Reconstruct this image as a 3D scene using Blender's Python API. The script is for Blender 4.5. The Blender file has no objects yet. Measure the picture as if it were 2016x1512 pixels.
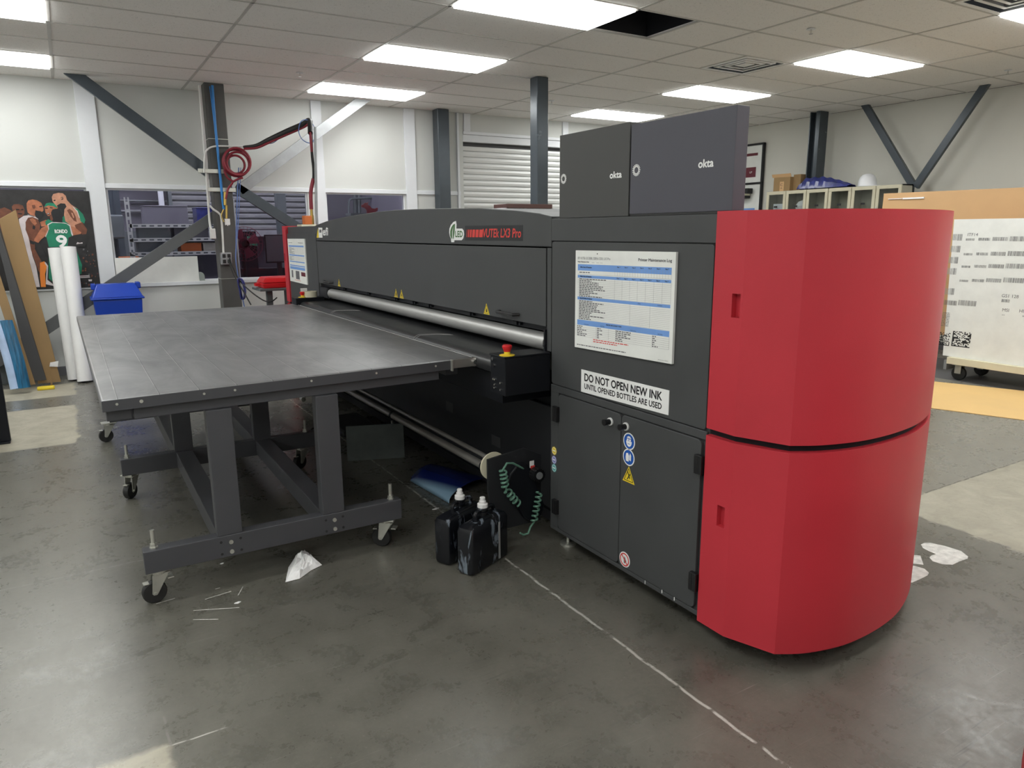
import bpy, bmesh, math, random
from mathutils import Vector, Matrix
random.seed(7)
SC = bpy.context.scene
COL = SC.collection
PI = math.pi

# ------------------------------------------------------------------ camera, exposure, world
CAM = Vector((-2.5115, -4.3702, 1.5176))
YAW, PITCH, ROLL, FPX = 0.54256, 0.20940, -0.00738, 1424.1
_f = Vector((math.sin(YAW) * math.cos(PITCH), math.cos(YAW) * math.cos(PITCH), -math.sin(PITCH)))
_r = Vector((math.cos(YAW), -math.sin(YAW), 0.0))
_u = _r.cross(_f)
_r2 = _r * math.cos(ROLL) + _u * math.sin(ROLL)
_u2 = _u * math.cos(ROLL) - _r * math.sin(ROLL)
cd = bpy.data.cameras.new('camera')
cam = bpy.data.objects.new('camera', cd)
COL.objects.link(cam)
cd.sensor_width = 36.0
cd.lens = 36.0 * FPX / 2016.0
cd.clip_start = 0.02
m3 = Matrix((_r2, _u2, -_f)).transposed()
cam.matrix_world = Matrix.Translation(CAM) @ m3.to_4x4()
SC.camera = cam
SC.view_settings.view_transform = 'Standard'
SC.view_settings.look = 'None'
SC.view_settings.gamma = 1.0
SC.view_settings.use_curve_mapping = False
SC.view_settings.exposure = 0.0
LIGHT_STRENGTH = 12.0
w = bpy.data.worlds.new('world')
SC.world = w
w.use_nodes = True
w.node_tree.nodes['Background'].inputs[0].default_value = (0.9, 0.95, 1.0, 1)
w.node_tree.nodes['Background'].inputs[1].default_value = 0.02

H = 3.07      # ceiling height
YB = 4.82     # back (window) wall
XR = 6.80     # right wall
XL = -7.6
YF = -8.2
U = 0.6096    # ceiling module
PX = -0.63    # front plane of the printer

def sight(px, py, axis, v):
    """point of the real plane axis=v that was surveyed at this bearing"""
    d = _r2 * ((px - 1008) / FPX) + _u2 * ((756 - py) / FPX) + _f
    i = 'xyz'.index(axis)
    t = (v - CAM[i]) / d[i]
    return CAM + d * t

# ------------------------------------------------------------------ materials
MAT = {}
def nn(nt, t, **kw):
    n = nt.nodes.new(t)
    for k, v in kw.items():
        setattr(n, k, v)
    return n
def mathn(nt, op, a, b=None, c=None):
    n = nt.nodes.new('ShaderNodeMath'); n.operation = op
    for i, v in enumerate((a, b, c)):
        if v is None: continue
        if isinstance(v, (int, float)): n.inputs[i].default_value = v
        else: nt.links.new(v, n.inputs[i])
    return n.outputs[0]
def mixc(nt, f, a, b, bt='MIX'):
    n = nt.nodes.new('ShaderNodeMix'); n.data_type = 'RGBA'; n.blend_type = bt
    if isinstance(f, (int, float)): n.inputs[0].default_value = f
    else: nt.links.new(f, n.inputs[0])
    for s, v in ((6, a), (7, b)):
        if isinstance(v, (tuple, list)): n.inputs[s].default_value = (*v[:3], 1)
        else: nt.links.new(v, n.inputs[s])
    return n.outputs[2]
def noise(nt, vec, scale, detail=3, rough=0.5, dist=0.0):
    n = nt.nodes.new('ShaderNodeTexNoise')
    n.inputs['Scale'].default_value = scale; n.inputs['Detail'].default_value = detail
    n.inputs['Roughness'].default_value = rough; n.inputs['Distortion'].default_value = dist
    if vec is not None: nt.links.new(vec, n.inputs['Vector'])
    return n.outputs[0]
def ramp(nt, fac, lo, hi):
    n = nt.nodes.new('ShaderNodeMapRange'); n.clamp = True
    n.inputs[1].default_value = lo; n.inputs[2].default_value = hi
    nt.links.new(fac, n.inputs[0])
    return n.outputs[0]
def objvec(nt, scale=(1, 1, 1), rot=(0, 0, 0), world=False):
    if world:
        g = nt.nodes.new('ShaderNodeNewGeometry'); o = g.outputs['Position']
    else:
        t = nt.nodes.new('ShaderNodeTexCoord'); o = t.outputs['Object']
    m = nt.nodes.new('ShaderNodeMapping'); m.inputs['Scale'].default_value = scale
    m.inputs['Rotation'].default_value = rot
    nt.links.new(o, m.inputs['Vector'])
    return m.outputs[0]
def mat(name, col, rough=0.5, metal=0.0, var=0.06, vs=6.0, bump=0.0, bs=200.0, spec=0.5, coat=0.0, grain=0.0, aniso=None):
    m = bpy.data.materials.new(name); m.use_nodes = True
    nt = m.node_tree; b = nt.nodes['Principled BSDF']
    v = objvec(nt, aniso or (1, 1, 1), world=True)
    n1 = noise(nt, v, vs, 4, 0.6)
    f = ramp(nt, n1, 0.25, 0.75)
    lo = tuple(c * (1 - var) for c in col); hi = tuple(min(1, c * (1 + var)) for c in col)
    c = mixc(nt, f, lo, hi)
    if grain:
        g = noise(nt, v, 900.0, 1)
        c = mixc(nt, ramp(nt, g, 0.3, 0.7), c, tuple(x * (1 - grain) for x in col))
    nt.links.new(c, b.inputs['Base Color'])
    r = mathn(nt, 'MULTIPLY_ADD', f, rough * 0.15, rough * 0.92)
    nt.links.new(r, b.inputs['Roughness'])
    b.inputs['Metallic'].default_value = metal
    b.inputs['Specular IOR Level'].default_value = spec
    b.inputs['Coat Weight'].default_value = coat
    if bump:
        bn = nt.nodes.new('ShaderNodeBump'); bn.inputs['Strength'].default_value = bump
        bn.inputs['Distance'].default_value = 0.002
        nt.links.new(noise(nt, v, bs, 2), bn.inputs['Height'])
        nt.links.new(bn.outputs[0], b.inputs['Normal'])
    MAT[name] = m
    return m
def emat(name, col, s):
    m = bpy.data.materials.new(name); m.use_nodes = True
    nt = m.node_tree; b = nt.nodes['Principled BSDF']
    b.inputs['Base Color'].default_value = (0.9, 0.9, 0.9, 1)
    b.inputs['Emission Color'].default_value = (*col, 1)
    b.inputs['Emission Strength'].default_value = s
    MAT[name] = m
    return m

mat('panel_grey', (0.058, 0.060, 0.062), 0.5, 0, 0.08, 5, 0.12, 500, 0.4)
mat('panel_dark', (0.020, 0.021, 0.024), 0.5, 0, 0.08, 5, 0.1, 500, 0.4)
mat('frame_grey', (0.062, 0.063, 0.070), 0.45, 0, 0.08, 4, 0.15, 350, 0.4)
mat('black_metal', (0.008, 0.009, 0.012), 0.45, 0, 0.1, 6, 0, 1, 0.25)
mat('black_plastic', (0.010, 0.010, 0.011), 0.35, 0, 0.1, 8)
mat('rubber', (0.012, 0.012, 0.012), 0.55, 0, 0.15, 20)
mat('red_paint', (0.53, 0.036, 0.052), 0.42, 0, 0.10, 3, 0.15, 500, 0.35, grain=0.05)
mat('red_plastic', (0.65, 0.02, 0.025), 0.3)
mat('dark_red', (0.10, 0.012, 0.018), 0.5, 0, 0.15, 12)
mat('yellow', (0.80, 0.60, 0.03), 0.45)
mat('white_plastic', (0.80, 0.80, 0.79), 0.4)
mat('cream_plastic', (0.70, 0.66, 0.50), 0.5)
mat('white_board', (0.82, 0.83, 0.80), 0.45)
mat('paper', (0.86, 0.86, 0.86), 0.6, 0, 0.03, 6)
mat('ink_black', (0.012, 0.012, 0.014), 0.6)
mat('ink_grey', (0.13, 0.13, 0.14), 0.6)
mat('ink_line', (0.33, 0.33, 0.33), 0.6)
mat('ink_blue', (0.17, 0.34, 0.72), 0.6)
mat('ink_red', (0.65, 0.05, 0.04), 0.6)
mat('sticker_white', (0.85, 0.85, 0.84), 0.4)
mat('sticker_blue', (0.01, 0.09, 0.42), 0.4)
mat('sticker_green', (0.06, 0.16, 0.05), 0.4)
mat('sticker_teal', (0.12, 0.42, 0.42), 0.4)
mat('sticker_violet', (0.22, 0.22, 0.50), 0.4)
mat('okta_black', (0.055, 0.055, 0.054), 0.55, 0, 0.1, 2)
mat('okta_navy', (0.068, 0.067, 0.085), 0.55, 0, 0.08, 2)
mat('zinc', (0.55, 0.55, 0.50), 0.38, 0.75, 0.12, 15)
mat('chrome', (0.7, 0.7, 0.7), 0.18, 1.0, 0.05, 10)
mat('steel_roller', (0.50, 0.50, 0.49), 0.42, 0.75, 0.04, 30)
mat('stainless', (0.42, 0.40, 0.37), 0.4, 0.8, 0.08, 10)
mat('galvanised', (0.32, 0.33, 0.34), 0.45, 0.5, 0.15, 8)
mat('brace_sheen_grey', (0.11, 0.115, 0.12), 0.4, 0.2, 0.12, 3)  # mid-grey copy of steel_paint, some gloss painted into the colour
mat('dark_board', (0.055, 0.055, 0.058), 0.6)
mat('mahogany', (0.075, 0.032, 0.028), 0.45)
mat('pale_sheet', (0.32, 0.36, 0.34), 0.4)
mat('rack_steel', (0.55, 0.56, 0.52), 0.5)
mat('vent_white', (0.85, 0.85, 0.84), 0.35)
mat('brass', (0.5, 0.35, 0.1), 0.35, 0.8)
mat('steel_paint', (0.060, 0.074, 0.088), 0.26, 0.25, 0.12, 3)
mat('column_grey', (0.085, 0.082, 0.078), 0.5, 0, 0.15, 4)
mat('wall_paint', (0.60, 0.61, 0.59), 0.75, 0, 0.03, 1.2, 0.1, 300)
mat('wall_right_paint', (0.66, 0.65, 0.59), 0.8, 0, 0.03, 1.2, 0.1, 300)
mat('trim_white', (0.72, 0.74, 0.77), 0.5, 0, 0.04, 3)
mat('tbar', (0.55, 0.53, 0.50), 0.5, 0, 0.05, 3)
mat('cardboard', (0.30, 0.19, 0.085), 0.8, 0, 0.08, 3, 0.1, 200)
mat('cardboard_light', (0.58, 0.36, 0.18), 0.8, 0, 0.06, 2, 0.1, 200)
mat('kraft_yellow', (0.72, 0.48, 0.20), 0.75, 0, 0.06, 2)
mat('blue_bin', (0.006, 0.045, 0.38), 0.35, 0, 0.05, 5)
mat('blue_hose', (0.02, 0.20, 0.55), 0.4)
mat('blue_cable', (0.10, 0.17, 0.42), 0.45)
mat('red_hose', (0.22, 0.015, 0.03), 0.5, 0, 0.2, 20)
mat('green_hose', (0.13, 0.27, 0.20), 0.3)
mat('white_pipe', (0.62, 0.62, 0.60), 0.45)
mat('beige_locker', (0.60, 0.56, 0.42), 0.45)
mat('locker_side', (0.46, 0.44, 0.36), 0.5)
mat('hard_hat', (0.82, 0.83, 0.86), 0.3)
mat('wood_handle', (0.30, 0.16, 0.07), 0.6)
mat('maroon', (0.14, 0.02, 0.035), 0.55)
mat('navy_bag', (0.03, 0.04, 0.20), 0.3, 0, 0.5, 14, 0.8, 25, 0.6, 0.25)
mat('shutter', (0.66, 0.67, 0.66), 0.42, 0.1, 0.05, 3)
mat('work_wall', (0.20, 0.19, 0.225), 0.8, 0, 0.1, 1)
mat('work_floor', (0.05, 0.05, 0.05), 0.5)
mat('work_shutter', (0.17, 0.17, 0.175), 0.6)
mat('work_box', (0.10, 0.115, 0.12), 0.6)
mat('orange', (0.55, 0.14, 0.03), 0.6)
mat('screen', (0.09, 0.09, 0.095), 0.4)
mat('brown_bull', (0.30, 0.05, 0.055), 0.6)
mat('skin_dark', (0.16, 0.055, 0.03), 0.6, 0, 0.35, 18)
mat('skin_mid', (0.42, 0.15, 0.075), 0.6, 0, 0.35, 18)
mat('skin_light', (0.52, 0.25, 0.16), 0.6, 0, 0.3, 18)
mat('jersey_green', (0.01, 0.20, 0.11), 0.6, 0, 0.25, 8)
mat('jersey_white', (0.62, 0.55, 0.56), 0.6, 0, 0.15, 8)
mat('print_black', (0.018, 0.017, 0.018), 0.5, 0, 0.6, 10)
mat('print_orange', (0.75, 0.22, 0.03), 0.6)
mat('teal_bag', (0.015, 0.13, 0.26), 0.3, 0, 0.75, 9, aniso=(4, 1, .35))
mat('pale_blue', (0.42, 0.55, 0.78), 0.35, 0, 0.2, 5)
mat('board_grey_green', (0.075, 0.088, 0.085), 0.5, 0, 0.25, 9)
mat('decal_white', (0.62, 0.61, 0.58), 0.7, 0, 0.35, 30, 0.3, 60)
mat('tape_beige', (0.60, 0.56, 0.42), 0.6)
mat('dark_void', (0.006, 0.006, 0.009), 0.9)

def floor_mat():
    m = bpy.data.materials.new('polished_concrete'); m.use_nodes = True
    nt = m.node_tree; b = nt.nodes['Principled BSDF']
    P = objvec(nt, world=True)
    sep = nt.nodes.new('ShaderNodeSeparateXYZ'); nt.links.new(P, sep.inputs[0])
    x, y = sep.outputs[0], sep.outputs[1]
    big = noise(nt, P, 1.1, 5, 0.62, 0.6)
    mid = noise(nt, P, 5.5, 6, 0.65, 0.8)
    fine = noise(nt, P, 38, 4, 0.7)
    c = mixc(nt, ramp(nt, big, 0.32, 0.68), (0.066, 0.064, 0.051), (0.145, 0.140, 0.118))
    c = mixc(nt, mathn(nt, 'MULTIPLY', ramp(nt, mid, 0.38, 0.74), 0.5), c, (0.175, 0.167, 0.143))
    c = mixc(nt, mathn(nt, 'MULTIPLY', ramp(nt, noise(nt, P, 14, 10, 0.85, 0.2), 0.40, 0.78), 0.30), c, (0.070, 0.067, 0.055))
    c = mixc(nt, mathn(nt, 'MULTIPLY', ramp(nt, noise(nt, P, 60, 6, 0.8), 0.48, 0.66), 0.4), c, (0.18, 0.175, 0.15))
    c = mixc(nt, mathn(nt, 'MULTIPLY', ramp(nt, fine, 0.5, 0.8), 0.45), c, (0.055, 0.052, 0.044))
    # pale and dark speckles
    sp = noise(nt, P, 95, 2, 0.5)
    c = mixc(nt, mathn(nt, 'MULTIPLY', ramp(nt, sp, 0.70, 0.76), 0.55), c, (0.30, 0.29, 0.26))
    # scratches running two ways
    for sc_, rot in (((2.5, 42, 1), 0.3), ((46, 3, 1), -0.25)):
        s = noise(nt, objvec(nt, sc_, (0, 0, rot), world=True), 1.6, 3, 0.6)
        c = mixc(nt, mathn(nt, 'MULTIPLY', ramp(nt, s, 0.68, 0.75), 0.38), c, (0.24, 0.23, 0.21))
        s2 = noise(nt, objvec(nt, sc_, (0, 0, rot + 0.4), world=True), 1.1, 3, 0.6)
        c = mixc(nt, mathn(nt, 'MULTIPLY', ramp(nt, s2, 0.66, 0.74), 0.3), c, (0.05, 0.048, 0.045))
    # dark tyre scuffs, clustered, and pale hair scratches
    cl = ramp(nt, noise(nt, P, 1.7, 2), 0.50, 0.62)
    s3 = noise(nt, objvec(nt, (2.2, 60, 1), (0, 0, -0.12), world=True), 1.5, 2, 0.5)
    c = mixc(nt, mathn(nt, 'MULTIPLY', mathn(nt, 'MULTIPLY', ramp(nt, s3, 0.60, 0.68), cl), 0.6), c, (0.045, 0.043, 0.038))
    s4 = noise(nt, objvec(nt, (1.6, 110, 1), (0, 0, 0.22), world=True), 1.4, 2, 0.5)
    c = mixc(nt, mathn(nt, 'MULTIPLY', ramp(nt, s4, 0.69, 0.74), 0.6), c, (0.34, 0.33, 0.30))
    wob = mathn(nt, 'MULTIPLY', mathn(nt, 'SUBTRACT', noise(nt, P, 7, 4), 0.5), 0.12)
    wob2 = mathn(nt, 'MULTIPLY', mathn(nt, 'SUBTRACT', noise(nt, P, 22, 3), 0.5), 0.05)
    xw = mathn(nt, 'ADD', mathn(nt, 'ADD', x, wob), wob2); yw = mathn(nt, 'ADD', mathn(nt, 'ADD', y, mathn(nt, 'MULTIPLY', wob, 0.35)), mathn(nt, 'MULTIPLY', wob2, 0.4))
    def band(v, lo, hi, s=0.012):
        a = ramp(nt, v, lo - s, lo + s)
        q = ramp(nt, v, hi - s, hi + s)
        return mathn(nt, 'SUBTRACT', a, q)
    c = mixc(nt, mathn(nt, 'MULTIPLY', ramp(nt, x, 1.0, 1.5), 0.55), c, (0.25, 0.235, 0.20))
    c = mixc(nt, mathn(nt, 'MULTIPLY', mathn(nt, 'SUBTRACT', 1.0, ramp(nt, xw, -2.62, -2.5)), 0.35), c, (0.24, 0.23, 0.20))
    beige = mixc(nt, ramp(nt, mid, 0.3, 0.7), (0.30, 0.275, 0.21), (0.46, 0.43, 0.34))
    beige = mixc(nt, mathn(nt, 'MULTIPLY', ramp(nt, fine, 0.55, 0.8), 0.35), beige, (0.18, 0.165, 0.13))
    left = mathn(nt, 'MULTIPLY', band(xw, -9, -2.60), mathn(nt, 'ADD', band(yw, 1.72, 3.14), band(yw, 3.62, 4.30)))
    left = mathn(nt, 'MINIMUM', left, 1.0)
    c = mixc(nt, mathn(nt, 'MULTIPLY', left, 0.92), c, beige)
    # right-hand bay: dull pale strip
    right = mathn(nt, 'MULTIPLY', band(xw, 1.22, 12), band(yw, -9, -2.19))
    c = mixc(nt, mathn(nt, 'MULTIPLY', right, 0.8), c, beige)
    # patch at near left
    pat = mathn(nt, 'MULTIPLY', band(xw, -2.62, -2.42), band(yw, -2.9, -2.18))
    c = mixc(nt, mathn(nt, 'MULTIPLY', pat, 0.9), c, beige)
    # control joints: pale broken fill
    def joint(v, at, wd, col, amt, lim=None):
        nonlocal c
        jw = mathn(nt, 'MULTIPLY', mathn(nt, 'SUBTRACT', noise(nt, P, 9, 3), 0.5), 0.018)
        d = mathn(nt, 'ABSOLUTE', mathn(nt, 'SUBTRACT', mathn(nt, 'ADD', v, jw), at))
        k = mathn(nt, 'SUBTRACT', 1.0, ramp(nt, d, wd * 0.6, wd * 1.4))
        br = ramp(nt, noise(nt, P, 26, 3), 0.36, 0.5)
        k = mathn(nt, 'MULTIPLY', k, mathn(nt, 'MULTIPLY', br, amt))
        if lim is not None: k = mathn(nt, 'MULTIPLY', k, lim)
        c = mixc(nt, k, c, col)
    joint(x, -0.905, 0.0055, (0.50, 0.49, 0.45), 0.9)
    joint(y, -0.735, 0.0028, (0.30, 0.29, 0.27), 0.8)
    joint(y, 4.30, 0.004, (0.1, 0.1, 0.1), 0.8)
    joint(y, -2.19, 0.005, (0.06, 0.058, 0.05), 0.9, band(x, 1.2, 12))
    joint(y, -2.195, 0.003, (0.5, 0.48, 0.44), 0.9, band(x, -2.42, -2.26))
    joint(x, -2.415, 0.0035, (0.2, 0.19, 0.17), 1.0, band(y, -2.2, -2.03))
    joint(x, 1.22, 0.006, (0.10, 0.09, 0.085), 0.8)
    nt.links.new(c, b.inputs['Base Color'])
    dull = mathn(nt, 'MAXIMUM', mathn(nt, 'MULTIPLY', right, 0.8), mathn(nt, 'MULTIPLY', left, 1.0))
    r = mathn(nt, 'MULTIPLY_ADD', ramp(nt, mid, 0.3, 0.75), 0.13, 0.22)
    r = mathn(nt, 'ADD', r, mathn(nt, 'MULTIPLY', dull, 0.30))
    r = mathn(nt, 'ADD', r, mathn(nt, 'MULTIPLY', ramp(nt, fine, 0.4, 0.8), 0.08))
    nt.links.new(r, b.inputs['Roughness'])
    b.inputs['Specular IOR Level'].default_value = 0.6
    bn = nt.nodes.new('ShaderNodeBump'); bn.inputs['Strength'].default_value = 0.12; bn.inputs['Distance'].default_value = 0.004
    nt.links.new(mathn(nt, 'ADD', mathn(nt, 'MULTIPLY', mid, 1.0), mathn(nt, 'MULTIPLY', fine, 0.4)), bn.inputs['Height'])
    nt.links.new(bn.outputs[0], b.inputs['Normal'])
    MAT['floor'] = m
floor_mat()

def tile_mat():
    m = mat('ceiling_tile', (0.40, 0.385, 0.36), 0.9, 0, 0.03, 2)
    nt = m.node_tree; b = nt.nodes['Principled BSDF']
    P = objvec(nt, world=True)
    g = ramp(nt, noise(nt, P, 75, 3, 0.7, 1.5), 0.60, 0.67)
    c = mixc(nt, mathn(nt, 'MULTIPLY', g, 0.7), (0.88, 0.855, 0.825), (0.36, 0.34, 0.32))
    nt.links.new(c, b.inputs['Base Color'])
tile_mat()

def tabletop_mat():
    m = mat('table_metal', (0.10, 0.102, 0.106), 0.4, 0.35, 0.1, 3)
    nt = m.node_tree; b = nt.nodes['Principled BSDF']
    P = objvec(nt, world=True)
    sep = nt.nodes.new('ShaderNodeSeparateXYZ'); nt.links.new(P, sep.inputs[0])
    x = sep.outputs[0]
    sm = noise(nt, objvec(nt, (1.0, 0.45, 1), world=True), 3.5, 5, 0.65, 0.6)
    c = mixc(nt, ramp(nt, sm, 0.3, 0.7), (0.18, 0.182, 0.186), (0.32, 0.322, 0.325))
    # plank seams every 0.148 m
    t = mathn(nt, 'FRACT', mathn(nt, 'MULTIPLY', mathn(nt, 'ADD', x, 2.486), 1 / 0.147))
    d = mathn(nt, 'ABSOLUTE', mathn(nt, 'SUBTRACT', t, 0.5))
    k = mathn(nt, 'SUBTRACT', 1.0, ramp(nt, d, 0.006, 0.020))
    br = ramp(nt, noise(nt, P, 4, 4, 0.6), 0.42, 0.6)
    c = mixc(nt, mathn(nt, 'MULTIPLY', k, mathn(nt, 'MULTIPLY_ADD', br, 0.7, 0.25)), c, (0.55, 0.55, 0.54))
    k2 = mathn(nt, 'SUBTRACT', 1.0, ramp(nt, mathn(nt, 'ABSOLUTE', mathn(nt, 'SUBTRACT', t, 0.515)), 0.004, 0.014))
    c = mixc(nt, mathn(nt, 'MULTIPLY', k2, 0.7), c, (0.02, 0.02, 0.02))
    s = noise(nt, objvec(nt, (50, 2.2, 1), (0, 0, 0.05), world=True), 1.3, 3, 0.6)
    c = mixc(nt, mathn(nt, 'MULTIPLY', ramp(nt, s, 0.7, 0.76), 0.3), c, (0.33, 0.33, 0.33))
    nt.links.new(c, b.inputs['Base Color'])
    r = mathn(nt, 'MULTIPLY_ADD', ramp(nt, sm, 0.3, 0.7), -0.08, 0.40)
    nt.links.new(r, b.inputs['Roughness'])
    b.inputs['Metallic'].default_value = 0.6
    # belt
    m = mat('belt', (0.020, 0.021, 0.023), 0.34, 0, 0.2, 4)
    nt = m.node_tree; b = nt.nodes['Principled BSDF']
    P = objvec(nt, world=True)
    s = noise(nt, objvec(nt, (3, 40, 1), (0, 0, 0.06), world=True), 1.0, 3, 0.6)
    s2 = noise(nt, objvec(nt, (40, 4, 1), (0, 0, -0.05), world=True), 1.0, 3, 0.6)
    c = mixc(nt, mathn(nt, 'MULTIPLY', ramp(nt, s, 0.69, 0.74), 0.35), (0.022, 0.023, 0.025), (0.25, 0.25, 0.25))
    c = mixc(nt, mathn(nt, 'MULTIPLY', ramp(nt, s2, 0.72, 0.76), 0.35), c, (0.25, 0.25, 0.25))
    nt.links.new(c, b.inputs['Base Color'])
    # bottle with dried ink stains
    m = mat('bottle_black', (0.008, 0.009, 0.012), 0.25, 0, 0.2, 8)
    nt = m.node_tree; b = nt.nodes['Principled BSDF']
    s = noise(nt, objvec(nt, (1, 1, 0.28), world=True), 17, 5, 0.65, 0.7)
    c = mixc(nt, mathn(nt, 'MULTIPLY', ramp(nt, s, 0.555, 0.63), 0.6), (0.008, 0.009, 0.012), (0.30, 0.36, 0.43))
    nt.links.new(c, b.inputs['Base Color'])
    # film: dark blue to pale
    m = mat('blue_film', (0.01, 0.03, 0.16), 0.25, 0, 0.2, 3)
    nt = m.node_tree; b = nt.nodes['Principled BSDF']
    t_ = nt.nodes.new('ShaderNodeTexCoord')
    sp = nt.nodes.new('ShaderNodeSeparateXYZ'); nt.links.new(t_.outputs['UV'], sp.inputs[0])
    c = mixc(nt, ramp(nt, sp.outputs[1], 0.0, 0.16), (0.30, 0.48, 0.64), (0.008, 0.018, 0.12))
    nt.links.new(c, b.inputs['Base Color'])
tabletop_mat()

def glass_mat(name, tint, refl=0.06):
    m = bpy.data.materials.new(name); m.use_nodes = True
    nt = m.node_tree; nt.nodes.clear()
    o = nt.nodes.new('ShaderNodeOutputMaterial')
    t = nt.nodes.new('ShaderNodeBsdfTransparent'); t.inputs[0].default_value = (*tint, 1)
    g = nt.nodes.new('ShaderNodeBsdfGlossy'); g.inputs['Roughness'].default_value = 0.03
    n = noise(nt, objvec(nt, world=True), 3, 2)
    nt.links.new(mathn(nt, 'MULTIPLY_ADD', n, 0.03, 0.02), g.inputs['Roughness'])
    fr = nt.nodes.new('ShaderNodeFresnel'); fr.inputs[0].default_value = 1.33
    mx = nt.nodes.new('ShaderNodeMixShader')
    nt.links.new(fr.outputs[0], mx.inputs[0]); nt.links.new(t.outputs[0], mx.inputs[1]); nt.links.new(g.outputs[0], mx.inputs[2])
    nt.links.new(mx.outputs[0], o.inputs[0])
    MAT[name] = m
glass_mat('window_glass', (0.80, 0.80, 0.86))
glass_mat('locker_glass', (0.88, 0.9, 0.9))
emat('light_panel', (0.985, 1.0, 0.975), LIGHT_STRENGTH)
emat('work_fill', (0.95, 0.95, 1.0), 120)  # glow of the unseen lamps added to brighten the workshop

# ------------------------------------------------------------------ mesh builder
class MB:
    def __init__(s):
        s.v = []; s.f = []; s.mi = []; s.mats = []; s.cur = 0; s.uv = {}
    def m(s, name):
        if name not in s.mats: s.mats.append(name)
        s.cur = s.mats.index(name); return s
    def add(s, vs, fs):
        o = len(s.v); s.v += [Vector(p) for p in vs]
        for f in fs:
            s.f.append([i + o for i in f]); s.mi.append(s.cur)
        return s
    def box(s, x0, x1, y0, y1, z0, z1, M=None):
        x0, x1 = sorted((x0, x1)); y0, y1 = sorted((y0, y1)); z0, z1 = sorted((z0, z1))
        vs = [Vector(p) for p in ((x0,y0,z0),(x1,y0,z0),(x1,y1,z0),(x0,y1,z0),(x0,y0,z1),(x1,y0,z1),(x1,y1,z1),(x0,y1,z1))]
        if M: vs = [M @ p for p in vs]
        return s.add(vs, [(0,3,2,1),(4,5,6,7),(0,1,5,4),(1,2,6,5),(2,3,7,6),(3,0,4,7)])
    def hexa(s, vs):   # 8 corners, bottom 4 ccw then top 4
        return s.add(vs, [(0,3,2,1),(4,5,6,7),(0,1,5,4),(1,2,6,5),(2,3,7,6),(3,0,4,7)])
    def cyl(s, p, q, r, n=20, r2=None, caps=True):
        p = Vector(p); q = Vector(q); r2 = r if r2 is None else r2
        d = (q - p).normalized(); a = d.orthogonal().normalized(); b = d.cross(a)
        vs = []
        for c, rr in ((p, r), (q, r2)):
            for i in range(n):
                t = 2 * PI * i / n
                vs.append(c + a * (rr * math.cos(t)) + b * (rr * math.sin(t)))
        fs = [(i, (i + 1) % n, n + (i + 1) % n, n + i) for i in range(n)]
        if caps: fs += [tuple(range(n - 1, -1, -1)), tuple(range(n, 2 * n))]
        return s.add(vs, fs)
    def ring(s, c, axis, ro, ri, h, n=28):   # washer/tyre
        c = Vector(c); d = Vector(axis).normalized(); a = d.orthogonal().normalized(); b = d.cross(a)
        vs = []
        for rr, k in ((ro, -.5), (ro, .5), (ri, .5), (ri, -.5)):
            for i in range(n):
                t = 2 * PI * i / n
                vs.append(c + d * (h * k) + a * (rr * math.cos(t)) + b * (rr * math.sin(t)))
        fs = []
        for k in range(4):
            for i in range(n):
                fs.append((k * n + i, k * n + (i + 1) % n, ((k + 1) % 4) * n + (i + 1) % n, ((k + 1) % 4) * n + i))
        return s.add(vs, fs)
    def lathe(s, prof, c=(0, 0, 0), axis=(0, 0, 1), n=24):
        c = Vector(c); d = Vector(axis).normalized(); a = d.orthogonal().normalized(); b = d.cross(a)
        vs = []
        for r, h in prof:
            for i in range(n):
                t = 2 * PI * i / n
                vs.append(c + d * h + a * (r * math.cos(t)) + b * (r * math.sin(t)))
        fs = []
        for k in range(len(prof) - 1):
            for i in range(n):
                fs.append((k * n + i, k * n + (i + 1) % n, (k + 1) * n + (i + 1) % n, (k + 1) * n + i))
        fs += [tuple(range(n - 1, -1, -1)), tuple(range((len(prof) - 1) * n, len(prof) * n))]
        return s.add(vs, fs)
    def tube(s, pts, r, n=10, smooth_n=0, closed=False):
        P = [Vector(p) for p in pts]
        if smooth_n:
            Q = []
            L = len(P)
            rng = range(L if closed else L - 1)
            for i in rng:
                p1, p2 = P[i], P[(i + 1) % L]
                p0 = P[i - 1] if (i > 0 or closed) else p1
                p3 = P[(i + 2) % L] if (i + 2 < L or closed) else p2
                for k in range(smooth_n):
                    t = k / smooth_n
                    Q.append(0.5 * ((2 * p1) + (p2 - p0) * t + (2 * p0 - 5 * p1 + 4 * p2 - p3) * t * t + (3 * p1 - p0 - 3 * p2 + p3) * t ** 3))
            if not closed: Q.append(P[-1])
            P = Q
        L = len(P); vs = []
        up = None
        for i, p in enumerate(P):
            a = P[(i + 1) % L] if (closed or i < L - 1) else p
            b = P[i - 1] if (closed or i > 0) else p
            d = (a - b).normalized()
            if up is None: up = d.orthogonal().normalized()
            e = (up - d * up.dot(d)).normalized(); up = e
            g = d.cross(e)
            rr = r(i / (L - 1)) if callable(r) else r
            for k in range(n):
                t = 2 * PI * k / n
                vs.append(p + e * (rr * math.cos(t)) + g * (rr * math.sin(t)))
        fs = []
        for i in range(L if closed else L - 1):
            j = (i + 1) % L
            for k in range(n):
                fs.append((i * n + k, i * n + (k + 1) % n, j * n + (k + 1) % n, j * n + k))
        if not closed: fs += [tuple(range(n - 1, -1, -1)), tuple(range((L - 1) * n, L * n))]
        return s.add(vs, fs)
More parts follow.
